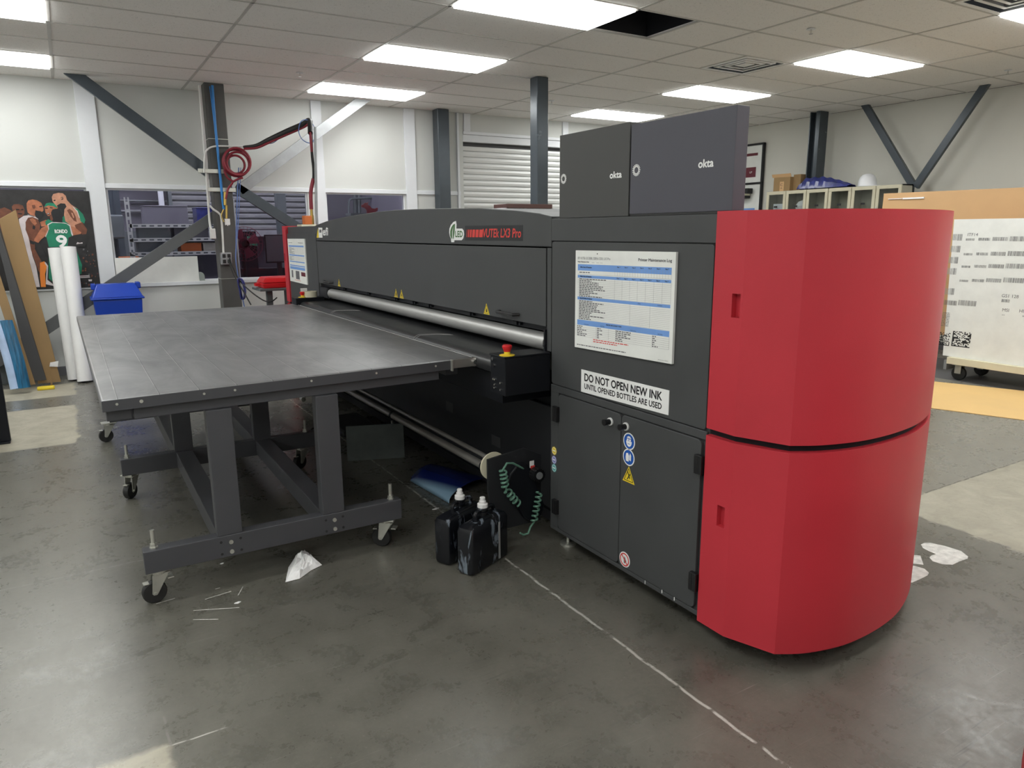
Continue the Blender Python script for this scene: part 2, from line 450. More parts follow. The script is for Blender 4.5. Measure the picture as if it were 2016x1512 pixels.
    def prism(s, pts, vec):   # planar polygon (3d points) extruded by vec
        P = [Vector(p) for p in pts]; v = Vector(vec); n = len(P)
        fs = [tuple(range(n - 1, -1, -1)), tuple(range(n, 2 * n))] + [(i, (i + 1) % n, n + (i + 1) % n, n + i) for i in range(n)]
        return s.add(P + [p + v for p in P], fs)
    def grid(s, fn, nu, nv, cu=False):
        vs = [fn(i / nu, j / nv) for j in range(nv + 1) for i in range(nu + 1)]
        fs = [(j * (nu + 1) + i, j * (nu + 1) + i + 1, (j + 1) * (nu + 1) + i + 1, (j + 1) * (nu + 1) + i) for j in range(nv) for i in range(nu)]
        return s.add(vs, fs)
    def build(s, name, material=None, parent=None, smooth=False, bevel=0.0, solid=0.0, seg=2, label=None, cat=None, group=None, kind=None, recalc=True, origin=None):
        me = bpy.data.meshes.new(name)
        if parent is not None:
            off = ROOT[parent.name]
        else:
            xs = [p.x for p in s.v]; ys = [p.y for p in s.v]; zs = [p.z for p in s.v]
            off = Vector(((min(xs) + max(xs)) / 2, (min(ys) + max(ys)) / 2, min(zs)))
            if origin is not None: off = Vector(origin)
        me.from_pydata([tuple(p - off) for p in s.v], [], s.f)
        for mn in (s.mats if s.mats else [material]):
            me.materials.append(MAT[mn])
        if s.mats: me.polygons.foreach_set('material_index', s.mi)
        if recalc:
            bm = bmesh.new(); bm.from_mesh(me); bmesh.ops.recalc_face_normals(bm, faces=bm.faces); bm.to_mesh(me); bm.free()
        if smooth:
            for p in me.polygons: p.use_smooth = True
            try: me.set_sharp_from_angle(angle=0.7)
            except Exception: pass
        me.update()
        o = bpy.data.objects.new(name, me); COL.objects.link(o)
        if parent is not None: o.parent = parent
        else: o.location = off
        ROOT[o.name] = off
        if solid:
            q = o.modifiers.new('s', 'SOLIDIFY'); q.thickness = solid; q.offset = 0
        if bevel:
            q = o.modifiers.new('b', 'BEVEL'); q.width = bevel; q.segments = seg; q.limit_method = 'ANGLE'; q.angle_limit = 0.6
        tag(o, label, cat, group, kind)
        return o
ROOT = {}
def tag(o, label=None, cat=None, group=None, kind=None):
    if label: o['label'] = label
    if cat: o['category'] = cat
    if group: o['group'] = group
    if kind: o['kind'] = kind
def empty(name, loc, label, cat, group=None):
    o = bpy.data.objects.new(name, None); COL.objects.link(o); o.location = loc
    o.empty_display_size = 0.1
    ROOT[o.name] = Vector(loc)
    tag(o, label, cat, group)
    return o
def copy_tree(o, parent=None, loc=None):
    c = o.copy(); COL.objects.link(c)
    if parent is not None: c.parent = parent
    if loc is not None: c.location = loc
    for ch in o.children: copy_tree(ch, c)
    return c
_tc = {}
def text_geo(txt, shear=0.0):
    k = (txt, shear)
    if k in _tc: return _tc[k]
    cu = bpy.data.curves.new('t', 'FONT'); cu.body = txt; cu.size = 1.0; cu.shear = shear; cu.resolution_u = 3
    ob = bpy.data.objects.new('t', cu); COL.objects.link(ob)
    dg = bpy.context.evaluated_depsgraph_get()
    me = bpy.data.meshes.new_from_object(ob.evaluated_get(dg))
    vs = [v.co.copy() for v in me.vertices]; fs = [tuple(p.vertices) for p in me.polygons]
    bpy.data.objects.remove(ob); bpy.data.curves.remove(cu); bpy.data.meshes.remove(me)
    if not vs: vs = [Vector((0, 0, 0)), Vector((1, 0, 0)), Vector((0, 1, 0))]; fs = [(0, 1, 2)]
    x0 = min(v.x for v in vs); x1 = max(v.x for v in vs)
    _tc[k] = (vs, fs, x0, x1)
    return _tc[k]
def frame(org, u, v):
    """local plane frame: returns f(a,b,w) -> world"""
    org = Vector(org); u = Vector(u); v = Vector(v); wv = u.cross(v).normalized()
    return lambda a, b, c=0.0: org + u * a + v * b + wv * c
FX = lambda y, z, off=0.0: frame((PX - off, y, z), (0, -1, 0), (0, 0, 1))     # printer front: looking +X, right is -Y
def put_text(mb, fr, txt, a, b, height, width=None, c=0.001, shear=0.0, bold=0.0, align='L'):
    vs, fs, x0, x1 = text_geo(txt, shear)
    cap = 0.70
    sy = height / cap
    sx = sy if width is None else width / (x1 - x0)
    offs = [(0, 0)] if not bold else [(-bold, 0), (bold, 0), (0, bold), (0, -bold)]
    wd = (x1 - x0) * sx
    a0 = a - (wd / 2 if align == 'C' else wd if align == 'R' else 0)
    for i, (dx, dy) in enumerate(offs):
        mb.add([fr(a0 + (p.x - x0) * sx + dx, b + p.y * sy + dy, c + i * 0.00005) for p in vs], fs)
def rect(mb, fr, a0, a1, b0, b1, c0, c1):
    mb.add([fr(a0, b0, c0), fr(a1, b0, c0), fr(a1, b1, c0), fr(a0, b1, c0), fr(a0, b0, c1), fr(a1, b0, c1), fr(a1, b1, c1), fr(a0, b1, c1)],
           [(0,3,2,1),(4,5,6,7),(0,1,5,4),(1,2,6,5),(2,3,7,6),(3,0,4,7)])
def disc(mb, fr, a, b, ra, rb, c0, c1, n=28):
    mb.prism([fr(a + ra * math.cos(2 * PI * i / n), b + rb * math.sin(2 * PI * i / n), c0) for i in range(n)], fr(0, 0, c1) - fr(0, 0, c0))
def poly(mb, fr, pts, c0, c1):
    mb.prism([fr(a, b, c0) for a, b in pts], fr(0, 0, c1) - fr(0, 0, c0))

# ------------------------------------------------------------------ room shell
b = MB(); b.box(XL, XR + 0.1, YF, YB + 0.1, -0.1, 0)
b.build('floor', 'floor', kind='structure')
# ceiling: tiles as one sheet with the missing tile, the lights and the vents cut out
LIGHTS = [(i, a) for i in (-12, -6, 0, 6) for a in (6, 3, 0, -3, -6, -9, -12)]
VENTS = [(5, 1), (5, -3)]
HOLE = (2, 0)
b = MB()
open_cells = set()
for i, a in LIGHTS:
    open_cells.add((i, a)); open_cells.add((i + 1, a))
for i, a in VENTS: open_cells.add((i, a))
open_cells.add(HOLE)
ia0 = -13; ia1 = 12; ja0 = -14; ja1 = 8
for i in range(ia0, ia1):
    for j in range(ja0, ja1):
        if (i, j) in open_cells: continue
        x0 = max(XL, i * U); x1 = min(XR, (i + 1) * U); y0 = max(YF, j * U); y1 = min(YB, (j + 1) * U)
        if x1 <= x0 or y1 <= y0: continue
        b.box(x0, x1, y0, y1, H + 0.004, H + 0.02)
b.build('ceiling', 'ceiling_tile', kind='structure')
b = MB()
k = 0
for i in range(ia0, ia1 + 1):
    if i % 2 == 0 and XL < i * U < XR: b.box(i * U - 0.012, i * U + 0.012, YF, YB, H - 0.0, H + 0.006)
for j in range(ja0, ja1 + 1):
    if YF < j * U < YB: b.box(XL, XR, j * U - 0.010, j * U + 0.010, H - 0.0, H + 0.005)
b.box(3 * U - 0.012, 3 * U + 0.012, 0, U, H, H + 0.006)
for i, a in VENTS: b.box(i * U - 0.012, i * U + 0.012, a * U, a * U + U, H, H + 0.006)
b.build('trim_1', 'tbar', kind='structure')
b = MB(); b.box(2 * U, 3 * U, 0, U, H + 0.62, H + 0.64)
for (x0, x1, y0, y1) in ((2*U-.02,2*U,0,U),(3*U,3*U+.02,0,U),(2*U,3*U,-.02,0),(2*U,3*U,U,U+.02)): b.box(x0, x1, y0, y1, H + 0.02, H + 0.64)
b.build('ceiling_void', 'dark_void', kind='structure')
# lights
def make_light(i, a):
    e = empty('ceiling_light', (i * U + U, a * U + U / 2, H), 'x', 'light', 'recessed ceiling light panels')
    g = MB(); x0, x1, y0, y1 = i * U + .012, (i + 2) * U - .012, a * U + .010, (a + 1) * U - .010
    for q in ((x0, x1, y0, y0 + .008), (x0, x1, y1 - .008, y1), (x0, x0 + .008, y0 + .008, y1 - .008), (x1 - .008, x1, y0 + .008, y1 - .008)):
        g.box(*q, H + .001, H + .03)
    g.build('frame', 'trim_white', e)
    g = MB(); g.box(x0 + .008, x1 - .008, y0 + .008, y1 - .008, H - .014, H + .02); g.build('diffuser', 'light_panel', e)
    return e
LL = {(-12, 6): 'far left out of view', }
first = make_light(0, 0)
labels = {
 (0, 0): 'bright rectangular ceiling light beside the black missing tile opening',
 (0, 3): 'bright ceiling light, the middle one of the left row above the printer',
 (0, 6): 'bright ceiling light nearest the windowed wall above the diagonal brace top',
 (6, 6): 'bright ceiling light above the grey panels, nearest the roller shutter',
 (6, 3): 'bright ceiling light next behind the square air vent, partly hidden by the navy panel',
 (6, 0): 'bright ceiling light beside the square air vent, above the lockers',
 (6, -3): 'bright ceiling light cut off by the upper right corner of the photo',
 (-6, 6): 'bright ceiling light at the left edge of the photo close to the wall',
 (-6, 3): 'bright ceiling light just cut off by the upper left corner of the photo'}
for i, a in LIGHTS:
    o = first if (i, a) == (0, 0) else copy_tree(first, None, ((i + 1) * U, a * U + U / 2, H))
    o['label'] = labels.get((i, a), 'bright rectangular ceiling light outside the photo')
# vents
def make_vent(i, a, label):
    e = empty('ceiling_vent', ((i + .5) * U, (a + .5) * U, H), label, 'vent', 'square ceiling air diffusers')
    cx, cy = (i + .5) * U, (a + .5) * U
    g = MB(); R0 = U / 2 - .012
    g.box(cx - R0, cx + R0, cy - R0, cy + R0, H + .10, H + .11); g.build('backing', 'dark_void', e)
    for n_, (ro, ri, zf) in enumerate(((R0, R0 - .035, 0.0), (.205, .175, .004), (.135, .105, .006), (.065, .0, .008))):
        g = MB()
        for s_ in range(4):
            c, s2 = [(1, 0), (0, 1), (-1, 0), (0, -1)][s_]
            def rp(x, y): return (cx + c * x - s2 * y, cy + s2 * x + c * y)
            def quad(r1, z1, r2, z2):
                a1 = rp(r1, -r1); a2 = rp(r1, r1); b1 = rp(r2, -r2); b2 = rp(r2, r2)
                g.hexa([(*a1, H + z1), (*a2, H + z1), (*b2, H + z2), (*b1, H + z2), (*a1, H + z1 + .003), (*a2, H + z1 + .003), (*b2, H + z2 + .003), (*b1, H + z2 + .003)])
            quad(ro, zf, max(ri, .001), zf)
            if n_: quad(ro + .012, zf + .05, ro, zf)
        g.build('frame' if n_ == 0 else 'louver', 'vent_white', e)
make_vent(5, 1, 'square louvred ceiling air vent between the light panels, right of the missing tile')
make_vent(5, -3, 'square louvred ceiling air vent cut off at the top right edge')
# sprinklers
for k_, (px, py, lab) in enumerate(((590, 143, 'small sprinkler head on the ceiling above the hose arm'), (1597, 57, 'small sprinkler head on the ceiling between vent and light'), (1985, 138, 'small sprinkler head on the ceiling near the right wall'), (1086, 198, 'small sprinkler head on the ceiling just right of the middle column'))):
    p = sight(px, py, 'z', H)
    e = empty('sprinkler_head', p, lab, 'sprinkler', 'ceiling sprinkler heads')
    g = MB(); g.cyl(p, p - Vector((0, 0, .004)), .035); g.build('escutcheon', 'trim_white', e)
    g = MB(); g.cyl(p - Vector((0, 0, .004)), p - Vector((0, 0, .035)), .007, 10); g.cyl(p - Vector((0, 0, .035)), p - Vector((0, 0, .038)), .016, 14); g.build('nozzle', 'chrome', e)

# back wall with openings
SILL, HEAD = 0.965, 1.995
WINS = [(-5.0, -3.72), (-3.55, -2.27), (-2.08, -0.99), (-0.90, 0.10), (0.33, 1.40)]
SH = (2.27, 4.95, 2.82)   # roller shutter opening
b = MB()
xs = XL
yb0, yb1 = YB, YB + 0.12
b.box(XL, SH[0], yb0, yb1, 0, SILL); b.box(XL, SH[0], yb0, yb1, HEAD, 3.85)
for (x0, x1) in WINS:
    b.box(xs, x0, yb0, yb1, SILL, HEAD); xs = x1
b.box(xs, SH[0], yb0, yb1, SILL, HEAD)
b.box(SH[0], SH[1], yb0, yb1, SH[2], 3.85); b.box(SH[1], XR + .1, yb0, yb1, 0, 3.85)
b.build('wall_back', 'wall_paint', kind='structure')
b = MB(); b.box(XR, XR + .1, YF, YB, 0, H); b.build('wall_right', 'wall_right_paint', kind='structure')
b = MB(); b.box(XL - .1, XL, YF, YB + .1, 0, H); b.build('wall_left', 'wall_paint', kind='structure')
b = MB(); b.box(XL, XR, YF - .1, YF, 0, H); b.build('wall_front', 'wall_paint', kind='structure')
b = MB(); b.box(XL, SH[0], YB - .012, YB, 0, .10); b.build('baseboard_back', 'ink_grey', kind='structure')
b = MB(); b.box(XR - .012, XR, YF, YB, 0, .10); b.build('baseboard_right', 'ink_grey', kind='structure')
n_t = 2
def trim(boxes, m_='trim_white'):
    global n_t
    g = MB()
    for q in boxes: g.box(*q)
    g.build('trim_%d' % n_t, m_, kind='structure', bevel=.003); n_t += 1
for (x0, x1) in ((-5.2, -5.0), (-3.72, -3.55), (-2.265, -2.085), (0.20, 0.325), (1.41, 1.56)):
    trim([(x0, x1, YB - .03, YB, 0, H)])
for (x0, x1) in ((-5.0, -3.72), (-3.55, -2.265), (-2.085, .20), (.325, 1.41), (1.56, 2.22)):
    trim([(x0, x1, YB - .022, YB, HEAD, HEAD + .05)])
    trim([(x0, x1, YB - .03, YB, SILL - .04, SILL)])
trim([(2.17, 2.20, YB - .04, YB, 0, H)]); trim([(2.20, 2.27, YB - .012, YB, 0, H)], 'wall_paint'); trim([(2.27, 4.95, YB - .03, YB, 2.80, 2.84)]); trim([(2.285, 2.385, YB - .025, YB, 2.84, H)]); trim([(3.92, 4.02, YB - .025, YB, 2.84, H)]); trim([(4.95, 5.07, YB - .03, YB, 0, H)])
for k_, (x0, x1) in enumerate(WINS):
    e = bpy.data.objects.new('window_%d' % (k_ + 1), None); COL.objects.link(e); e.location = ((x0 + x1) / 2, YB + .04, SILL); ROOT[e.name] = e.location.copy(); e['kind'] = 'structure'
    g = MB()
    t = .018
    for q in ((x0, x1, SILL, SILL + t), (x0, x1, HEAD - t, HEAD), (x0, x0 + t, SILL + t, HEAD - t), (x1 - t, x1, SILL + t, HEAD - t)):
        g.box(q[0], q[1], YB + .02, YB + .06, q[2], q[3])
    g.build('window_frame', 'trim_white', e)
    g = MB(); g.box(x0 + t, x1 - t, YB + .036, YB + .042, SILL + t, HEAD - t); g.build('pane', 'window_glass', e)
# roller shutter door
e = bpy.data.objects.new('door_1', None); COL.objects.link(e); e.location = (3.6, YB, 0); ROOT[e.name] = e.location.copy(); e['kind'] = 'structure'
g = MB()
prof = []
z = 0.0
pts = []
while z < 2.64:
    for dz, dy in ((0, .0), (.006, .0), (.010, .024), (.040, .030), (.066, .024), (.070, .0)):
        pts.append((z + dz, dy))
    z += .076
vs = []; fs = []
for i_, (zz, dy) in enumerate(pts):
    vs += [(2.27, YB + .06 - dy, zz), (4.95, YB + .06 - dy, zz)]
for i_ in range(len(pts) - 1): fs.append((2 * i_, 2 * i_ + 1, 2 * i_ + 3, 2 * i_ + 2))
g.add(vs, fs); g.build('slats', 'shutter', e, recalc=False)
g = MB(); g.box(2.27, 4.95, YB - .01, YB + .08, 2.705, 2.80); g.build('hood', 'trim_white', e, bevel=.006)
g = MB(); g.box(2.27, 4.95, YB + .07, YB + .09, 2.60, 2.705); g.build('slot_shade', 'dark_board', e)  # dark strip painted in for the shaded slot between hood and slats

# ------------------------------------------------------------------ workshop behind the windows
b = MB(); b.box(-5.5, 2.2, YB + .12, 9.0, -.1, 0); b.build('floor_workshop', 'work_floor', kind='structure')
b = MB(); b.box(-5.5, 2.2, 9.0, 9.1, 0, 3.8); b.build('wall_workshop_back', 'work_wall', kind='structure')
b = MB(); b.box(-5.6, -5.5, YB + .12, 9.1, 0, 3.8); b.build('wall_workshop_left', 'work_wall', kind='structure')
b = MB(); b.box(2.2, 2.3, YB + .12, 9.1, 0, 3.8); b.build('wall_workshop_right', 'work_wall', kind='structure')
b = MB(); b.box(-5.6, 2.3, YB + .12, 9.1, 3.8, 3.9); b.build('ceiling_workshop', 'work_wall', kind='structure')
for k_, (x, y) in enumerate(((-3.2, 6.2), (-1.5, 5.25), (-0.4, 7.2), (1.3, 6.4))):  # lamps added out of view to lift what shows through the windows
    e = empty('workshop_fill', (x, y, 3.78), 'added fill light above the workshop behind the glass, out of view', 'light', 'added workshop fill lights')
    g = MB(); g.box(x - .6, x + .6, y - .08, y + .08, 3.76, 3.8); g.build('housing', 'trim_white', e)
    g = MB(); g.box(x - .58, x + .58, y - .06, y + .06, 3.745, 3.76); g.build('diffuser', 'work_fill', e)
# slotted storage rack close behind window 3
e = empty('slotted_rack', (-1.5, 5.6, 0), 'slotted steel storage rack seen through the glass behind the leaning white panel', 'rack')
def slotted(mb, p, q, wd, axis):
    p = Vector(p); q = Vector(q); L_ = (q - p).length; n = max(2, int(L_ / .085)); d = (q - p) / n
    t = Vector((0, .004, 0)); s_ = axis * wd
    # ladder with real slots: two rails and rungs
    for o0, o1 in ((0, .3), (.7, 1.0)):
        a = [p + s_ * o0, q + s_ * o0, q + s_ * o1, p + s_ * o1]; mb.prism(a, t)
    for i in range(n):
        c0 = p + d * i; c1 = p + d * (i + .42)
        mb.prism([c0 + s_ * .3, c1 + s_ * .3, c1 + s_ * .7, c0 + s_ * .7], t)
def rackpt(px, py, Y=5.6): return sight(px, py, 'y', Y)
g = MB(); a = rackpt(243, 388); z0 = 0.0
slotted(g, (a.x, 5.6, 0), (a.x, 5.6, a.z), .055, Vector((1, 0, 0))); g.build('upright', 'rack_steel', e)
for py in (441, 469, 497):
    g = MB(); p = rackpt(255, py); q = rackpt(430, py)
    slotted(g, (p.x, 5.6, p.z - .045), (p.x + 1.15, 5.6, p.z - .045), .045, Vector((0, 0, 1))); g.build('beam', 'rack_steel', e)
    g = MB(); g.box(p.x + .02, p.x + 1.15, 5.62, 6.1, p.z - .03, p.z - .01); g.build('shelf', 'work_box', e)
g = MB(); slotted(g, (a.x + 1.2, 5.6, 0), (a.x + 1.2, 5.6, a.z), .055, Vector((1, 0, 0))); g.build('upright', 'rack_steel', e)
zs = [rackpt(255, py).z for py in (441, 469, 497)]
xr = a.x
for (x0, wdt, zi, h_, m_, lab) in ((xr + .12, .34, 1, .16, 'work_box', 'grey box on the middle shelf of the slotted rack, at its left'),
                              (xr + .52, .40, 1, .14, 'ink_grey', 'dark low box on the middle shelf of the slotted rack'),
                              (xr + .99, .2, 1, .16, 'work_box', 'grey box on the middle shelf of the slotted rack, toward the column'),
                              (xr + .10, .36, 2, .12, 'work_box', 'flat grey box on the bottom visible shelf of the slotted rack'),
                              (xr + .58, .24, 2, .10, 'orange', 'orange bin on the bottom visible shelf of the slotted rack'),
                              (xr + .84, .33, 2, .10, 'locker_side', 'pale flat carton on the bottom visible shelf of the slotted rack'),
                              (xr + .20, .50, 0, .22, 'work_wall', 'dull case on the top shelf of the slotted rack'),
                              (xr + .80, .36, 0, .20, 'navy_bag', 'dark blue case on the top shelf of the slotted rack')):
    g = MB(); z_ = zs[zi] - .01
    g.box(x0, x0 + wdt, 5.66, 6.0, z_, z_ + h_); g.box(x0 - .004, x0 + wdt + .004, 5.655, 6.005, z_ + h_, z_ + h_ + .012)
    g.build('storage_box', m_, label=lab, cat='box', group='boxes on the slotted rack', bevel=.004)
# orange bin on the workshop bench left of the rack
g = MB(); g.box(-3.2, -1.95, 6.3, 6.9, 0, .86); g.box(-3.3, -1.9, 6.25, 6.95, .86, .90); g.build('workbench', 'black_metal', label='dark workbench behind the glass left of the slotted rack', cat='workbench', bevel=.01)
g = MB(); p = sight(243, 490, 'y', 6.3); g.box(p.x - .06, p.x + .16, 6.26, 6.40, .90, 1.20); g.box(p.x - .065, p.x + .165, 6.255, 6.405, 1.20, 1.22); g.build('tote_bin', 'orange', label='orange tote on the dark bench behind the glass', cat='bin', bevel=.006)
# drill press like machine
e = empty('drill_press', (sight(226, 470, 'y', 6.6).x, 6.6, .90), 'tall dark drill press standing on the bench behind the glass', 'drill press')
x_ = ROOT[e.name].x
g = MB(); g.cyl((x_, 6.7, .90), (x_, 6.7, 2.3), .045); g.build('pillar', 'steel_paint', e, smooth=True)
g = MB(); g.box(x_ - .14, x_ + .12, 6.45, 6.65, 1.45, 1.75); g.build('head', 'work_box', e, bevel=.02)
g = MB(); g.box(x_ - .18, x_ + .18, 6.4, 6.8, .90, .95); g.build('base_plate', 'black_metal', e, bevel=.01)
# pipes and ducts in the workshop (horizontal conduits, vertical tubes)
for k_, (z_, r_) in enumerate(((1.86, .025), (2.02, .02), (2.28, .035))):
    g = MB(); g.cyl((-5.45, 8.9, z_), (-.9, 8.9, z_), r_, 12); g.build('wall_pipe', 'galvanised', label=('lowest', 'middle', 'topmost')[k_] + ' horizontal pipe along the far workshop wall', cat='pipe', group='horizontal workshop pipes', smooth=True)
for k_ in range(9):
    p = sight(352 + k_ * 5.5, 400, 'y', 8.6)
    g = MB(); g.cyl((p.x, 8.6, 1.55), (p.x, 8.6, 2.9), .022, 10); g.build('pale_tube', 'trim_white' if k_ % 2 else 'galvanised', label='pale upright tube in the bundle behind the glass left of the pipe-laden column', cat='tube', group='upright tubes in the workshop', smooth=True)
g = MB(); g.box(-1.75, -.75, 8.4, 8.85, 0, 1.55); g.build('tube_cabinet', 'work_box', label='dull cabinet carrying the upright tubes in the workshop', cat='cabinet', bevel=.01)
g = MB(); p = sight(222, 400, 'y', 7.8); g.box(p.x - .09, p.x + .09, 7.7, 7.9, 0, 3.8); g.build('steel_column', 'steel_paint', label='dark steel column inside the workshop behind the slotted upright', cat='column', bevel=.004)
g = MB(); p = sight(318, 400, 'y', 6.8); g.cyl((p.x, 6.8, 1.55), (p.x, 6.8, 3.8), .035, 14); g.build('hanging_duct', 'trim_white', label='pale vertical duct hanging behind the slotted rack', cat='duct', smooth=True)
# white panel and rounded panel standing on the sill in front of the glass
YW = YB - .016
p = sight(225, 508, 'y', YW); q = sight(388, 503, 'y', YW)
g = MB(); g.box(p.x, q.x, YW - .006, YW, SILL, p.z); g.build('whiteboard', 'white_board', label='large blank white board standing on the window sill below the slotted rack', cat='board', bevel=.001)
p2 = sight(402, 535, 'y', YW + .006)
g = MB(); pr = [(q.x - .1, SILL), (p2.x, SILL)] + [(p2.x - .05 * (1 - math.cos(t)), p2.z - .05 + .05 * math.sin(t)) for t in [0, .4, .8, 1.2, 1.57]] + [(q.x - .1, p2.z)]
g.prism([(x, YW + .002, z) for x, z in pr], (0, .005, 0)); g.build('acrylic_sheet', 'pale_sheet', label='small rounded pale sheet just behind the right edge of the white board', cat='sheet')
# window 4: shutter, post, fan, monitor, green box
e = empty('roller_shutter', (-.1, 8.2, 0), 'dull grey roller shutter seen through the glass behind the fan', 'shutter')
vs = []; fs = []; zz = 1.55; i_ = 0
pts = []
while zz < 3.4:
    for dz, dy in ((0, 0), (.02, .025), (.06, .025), (.08, 0)): pts.append((zz + dz, dy))
    zz += .09
for (zq, dy) in pts: vs += [(-1.05, 8.2 - dy, zq), (1.15, 8.2 - dy, zq)]
fs = [(2 * i, 2 * i + 1, 2 * i + 3, 2 * i + 2) for i in range(len(pts) - 1)]
g = MB(); g.add(vs, fs); g.build('curtain', 'work_shutter', e, recalc=False)
g = MB(); g.box(-1.05, 1.15, 8.15, 8.25, 1.45, 1.55); g.build('bottom_bar', 'galvanised', e)
g = MB(); g.box(-1.1, -1.05, 8.1, 8.3, 0, 3.5); g.box(1.15, 1.2, 8.1, 8.3, 0, 3.5); g.build('guide_rails', 'work_box', e)
p = sight(552, 400, 'y', 7.2)
g = MB(); g.box(p.x - .07, p.x + .07, 7.13, 7.27, 0, 3.8); g.build('steel_column', 'work_box', label='grey steel column inside the workshop in front of the dull shutter', cat='column', bevel=.004)
e = empty('pedestal_fan', (sight(481, 480, 'y', 5.9).x, 5.9, 0), 'dark round cage fan behind the glass right of the pipe-laden column', 'fan')
cx = ROOT[e.name].x; cz = sight(481, 480, 'y', 5.9).z
g = MB()
for rr in (.08, .13, .18, .225): g.ring((cx, 5.84, cz), (0, 1, 0), rr + .003, rr - .003, .006, 36)
for k_ in range(28):
    t = 2 * PI * k_ / 28; g.cyl((cx + .05 * math.cos(t), 5.83, cz + .05 * math.sin(t)), (cx + (.225) * math.cos(t), 5.85, cz + (.225) * math.sin(t)), .0025, 5)
g.build('cage', 'maroon', e)
g = MB()
for k_ in range(4):
    t = PI / 2 * k_ + .4
    g.hexa([(cx + .04 * math.cos(t + d), 5.9 + o_, cz + .04 * math.sin(t + d)) for o_ in (0, .006) for d in (-.5, .5)][0:0] or
           [(cx + r_ * math.cos(t + d), 5.9 + yy, cz + r_ * math.sin(t + d)) for yy in (0, .008) for (r_, d) in ((.04, -.5), (.20, -.35), (.20, .35), (.04, .5))])
g.build('blades', 'maroon', e)
g = MB(); g.cyl((cx, 5.90, cz), (cx, 6.06, cz), .07, 18); g.build('motor', 'black_plastic', e, smooth=True)
g = MB(); g.cyl((cx, 6.0, .03), (cx, 6.0, cz), .02, 12); g.cyl((cx, 6.0, 0), (cx, 6.0, .03), .2, 24); g.build('stand', 'black_plastic', e, smooth=True)
g = MB(); g.box(-.85, .30, 5.22, 5.60, .88, .92); g.box(-.8, -.76, 5.25, 5.58, 0, .88); g.box(.2, .25, 5.25, 5.58, 0, .88)
g.build('desk', 'black_metal', label='dark desk behind the glass under the monitor', cat='desk', bevel=.004)
e = empty('monitor', (sight(545, 500, 'y', 5.4).x, 5.4, .92), 'grey computer monitor behind the glass beside the cage fan', 'monitor')
pa = sight(520, 462, 'y', 5.4); pb = sight(563, 517, 'y', 5.4); bx = pb.x + .10
g = MB(); g.box(pa.x, bx, 5.4, 5.43, pb.z, pa.z); g.build('housing', 'black_plastic', e, bevel=.005)
g = MB(); g.box(pa.x + .015, bx - .015, 5.396, 5.399, pb.z + .02, pa.z - .015); g.build('screen', 'screen', e)
g = MB(); g.box((pa.x + bx) / 2 - .03, (pa.x + bx) / 2 + .03, 5.43, 5.46, .935, pb.z + .1); g.box((pa.x + bx) / 2 - .12, (pa.x + bx) / 2 + .12, 5.36, 5.52, .92, .935); g.build('stand', 'black_plastic', e, bevel=.003)
p = sight(497, 475, 'y', 6.6)
g = MB(); g.box(p.x - .16, p.x + .5, 6.6, 7.0, 0, 1.0); g.box(p.x - .12, p.x + .06, 6.62, 6.9, 1.0, p.z + .14); g.build('dark_shelving', 'black_metal', label='dark shelving in shadow behind the monitor', cat='shelf')
g = MB(); g.box(p.x - .07, p.x + .05, 6.55, 6.6, p.z - .06, p.z + .07); g.build('green_box', 'jersey_green', label='small dark green box behind the cage fan', cat='box')
g = MB(); p = sight(487, 540, 'y', 5.35); g.box(-.82, -.62, 5.27, 5.40, .92, .955); g.build('paper_tray', 'pale_blue', label='pale tray on the desk behind the glass near the fan base', cat='tray', bevel=.004)
# window 5: wall pipes and the little bull
def along(pp, Y): return [tuple(sight(x, y, 'y', Y)) for x, y in pp]
g = MB(); g.tube(along([(687, 425), (687, 400), (690, 393), (700, 391), (760, 389)], 8.2), .02, 8, 4); g.build('conduit_run', 'work_box', label='bent conduit on the workshop wall left of the red bull cut-out', cat='conduit', smooth=True)
g = MB()
for xx in (699, 707): g.tube(along([(xx, 430), (xx, 384)], 8.3), .035, 8)
g.build('vertical_ducts', 'work_box', label='pair of vertical ducts on the workshop wall beside the bull cut-out', cat='duct', smooth=True)
bull = [(713, 408), (712, 404), (716, 402), (719, 399), (722, 400), (725, 398), (724, 403), (728, 405), (732, 410), (738, 411), (743, 409), (744, 411), (743, 416), (741, 414), (741, 420), (723, 420), (722, 413), (718, 409)]
g = MB(); g.prism(along(bull, 5.02), (0, .02, 0)); p = sight(732, 420, 'y', 5.02)
g.build('bull_figurine', 'brown_bull', label='small dark red bull figurine behind the glass above the printer cover', cat='figurine')
g = MB(); g.box(p.x - .3, p.x + .3, 4.98, 5.2, p.z - .03, p.z); g.box(p.x - .27, p.x - .23, 5.0, 5.18, 0, p.z - .03); g.box(p.x + .23, p.x + .27, 5.0, 5.18, 0, p.z - .03)
g.build('plant_stand', 'work_box', label='dull stand behind the glass that carries the bull figurine', cat='stand')

# ------------------------------------------------------------------ steel columns and braces
def col_thing(nm, boxes, m_, label, bev=.008):
    g = MB()
    for q in boxes: g.box(*q)
    return g.build(nm, m_, label=label, cat='column', bevel=bev, seg=3)
col_thing('steel_column', [(-1.08, -.88, 4.26, 4.46, 0, H)], 'column_grey', 'broad dark grey column carrying pipes and hoses by the windows')
col_thing('steel_column', [(1.835, 1.975, 2.29, 2.43, 0, H)], 'steel_paint', 'blue-grey square steel column rising in front of the roller shutter')
col_thing('steel_column', [(1.80, 1.965, 4.60, 4.76, 0, H)], 'steel_paint', 'blue-grey square steel column against the windowed wall left of the shutter')
b = MB(); b.box(6.42, 6.60, 2.31, 2.325, 0, H); b.box(6.42, 6.60, 2.455, 2.47, 0, H); b.box(6.505, 6.515, 2.325, 2.455, 0, H)
b.box(6.42, 6.435, 2.325, 2.37, 0, H)
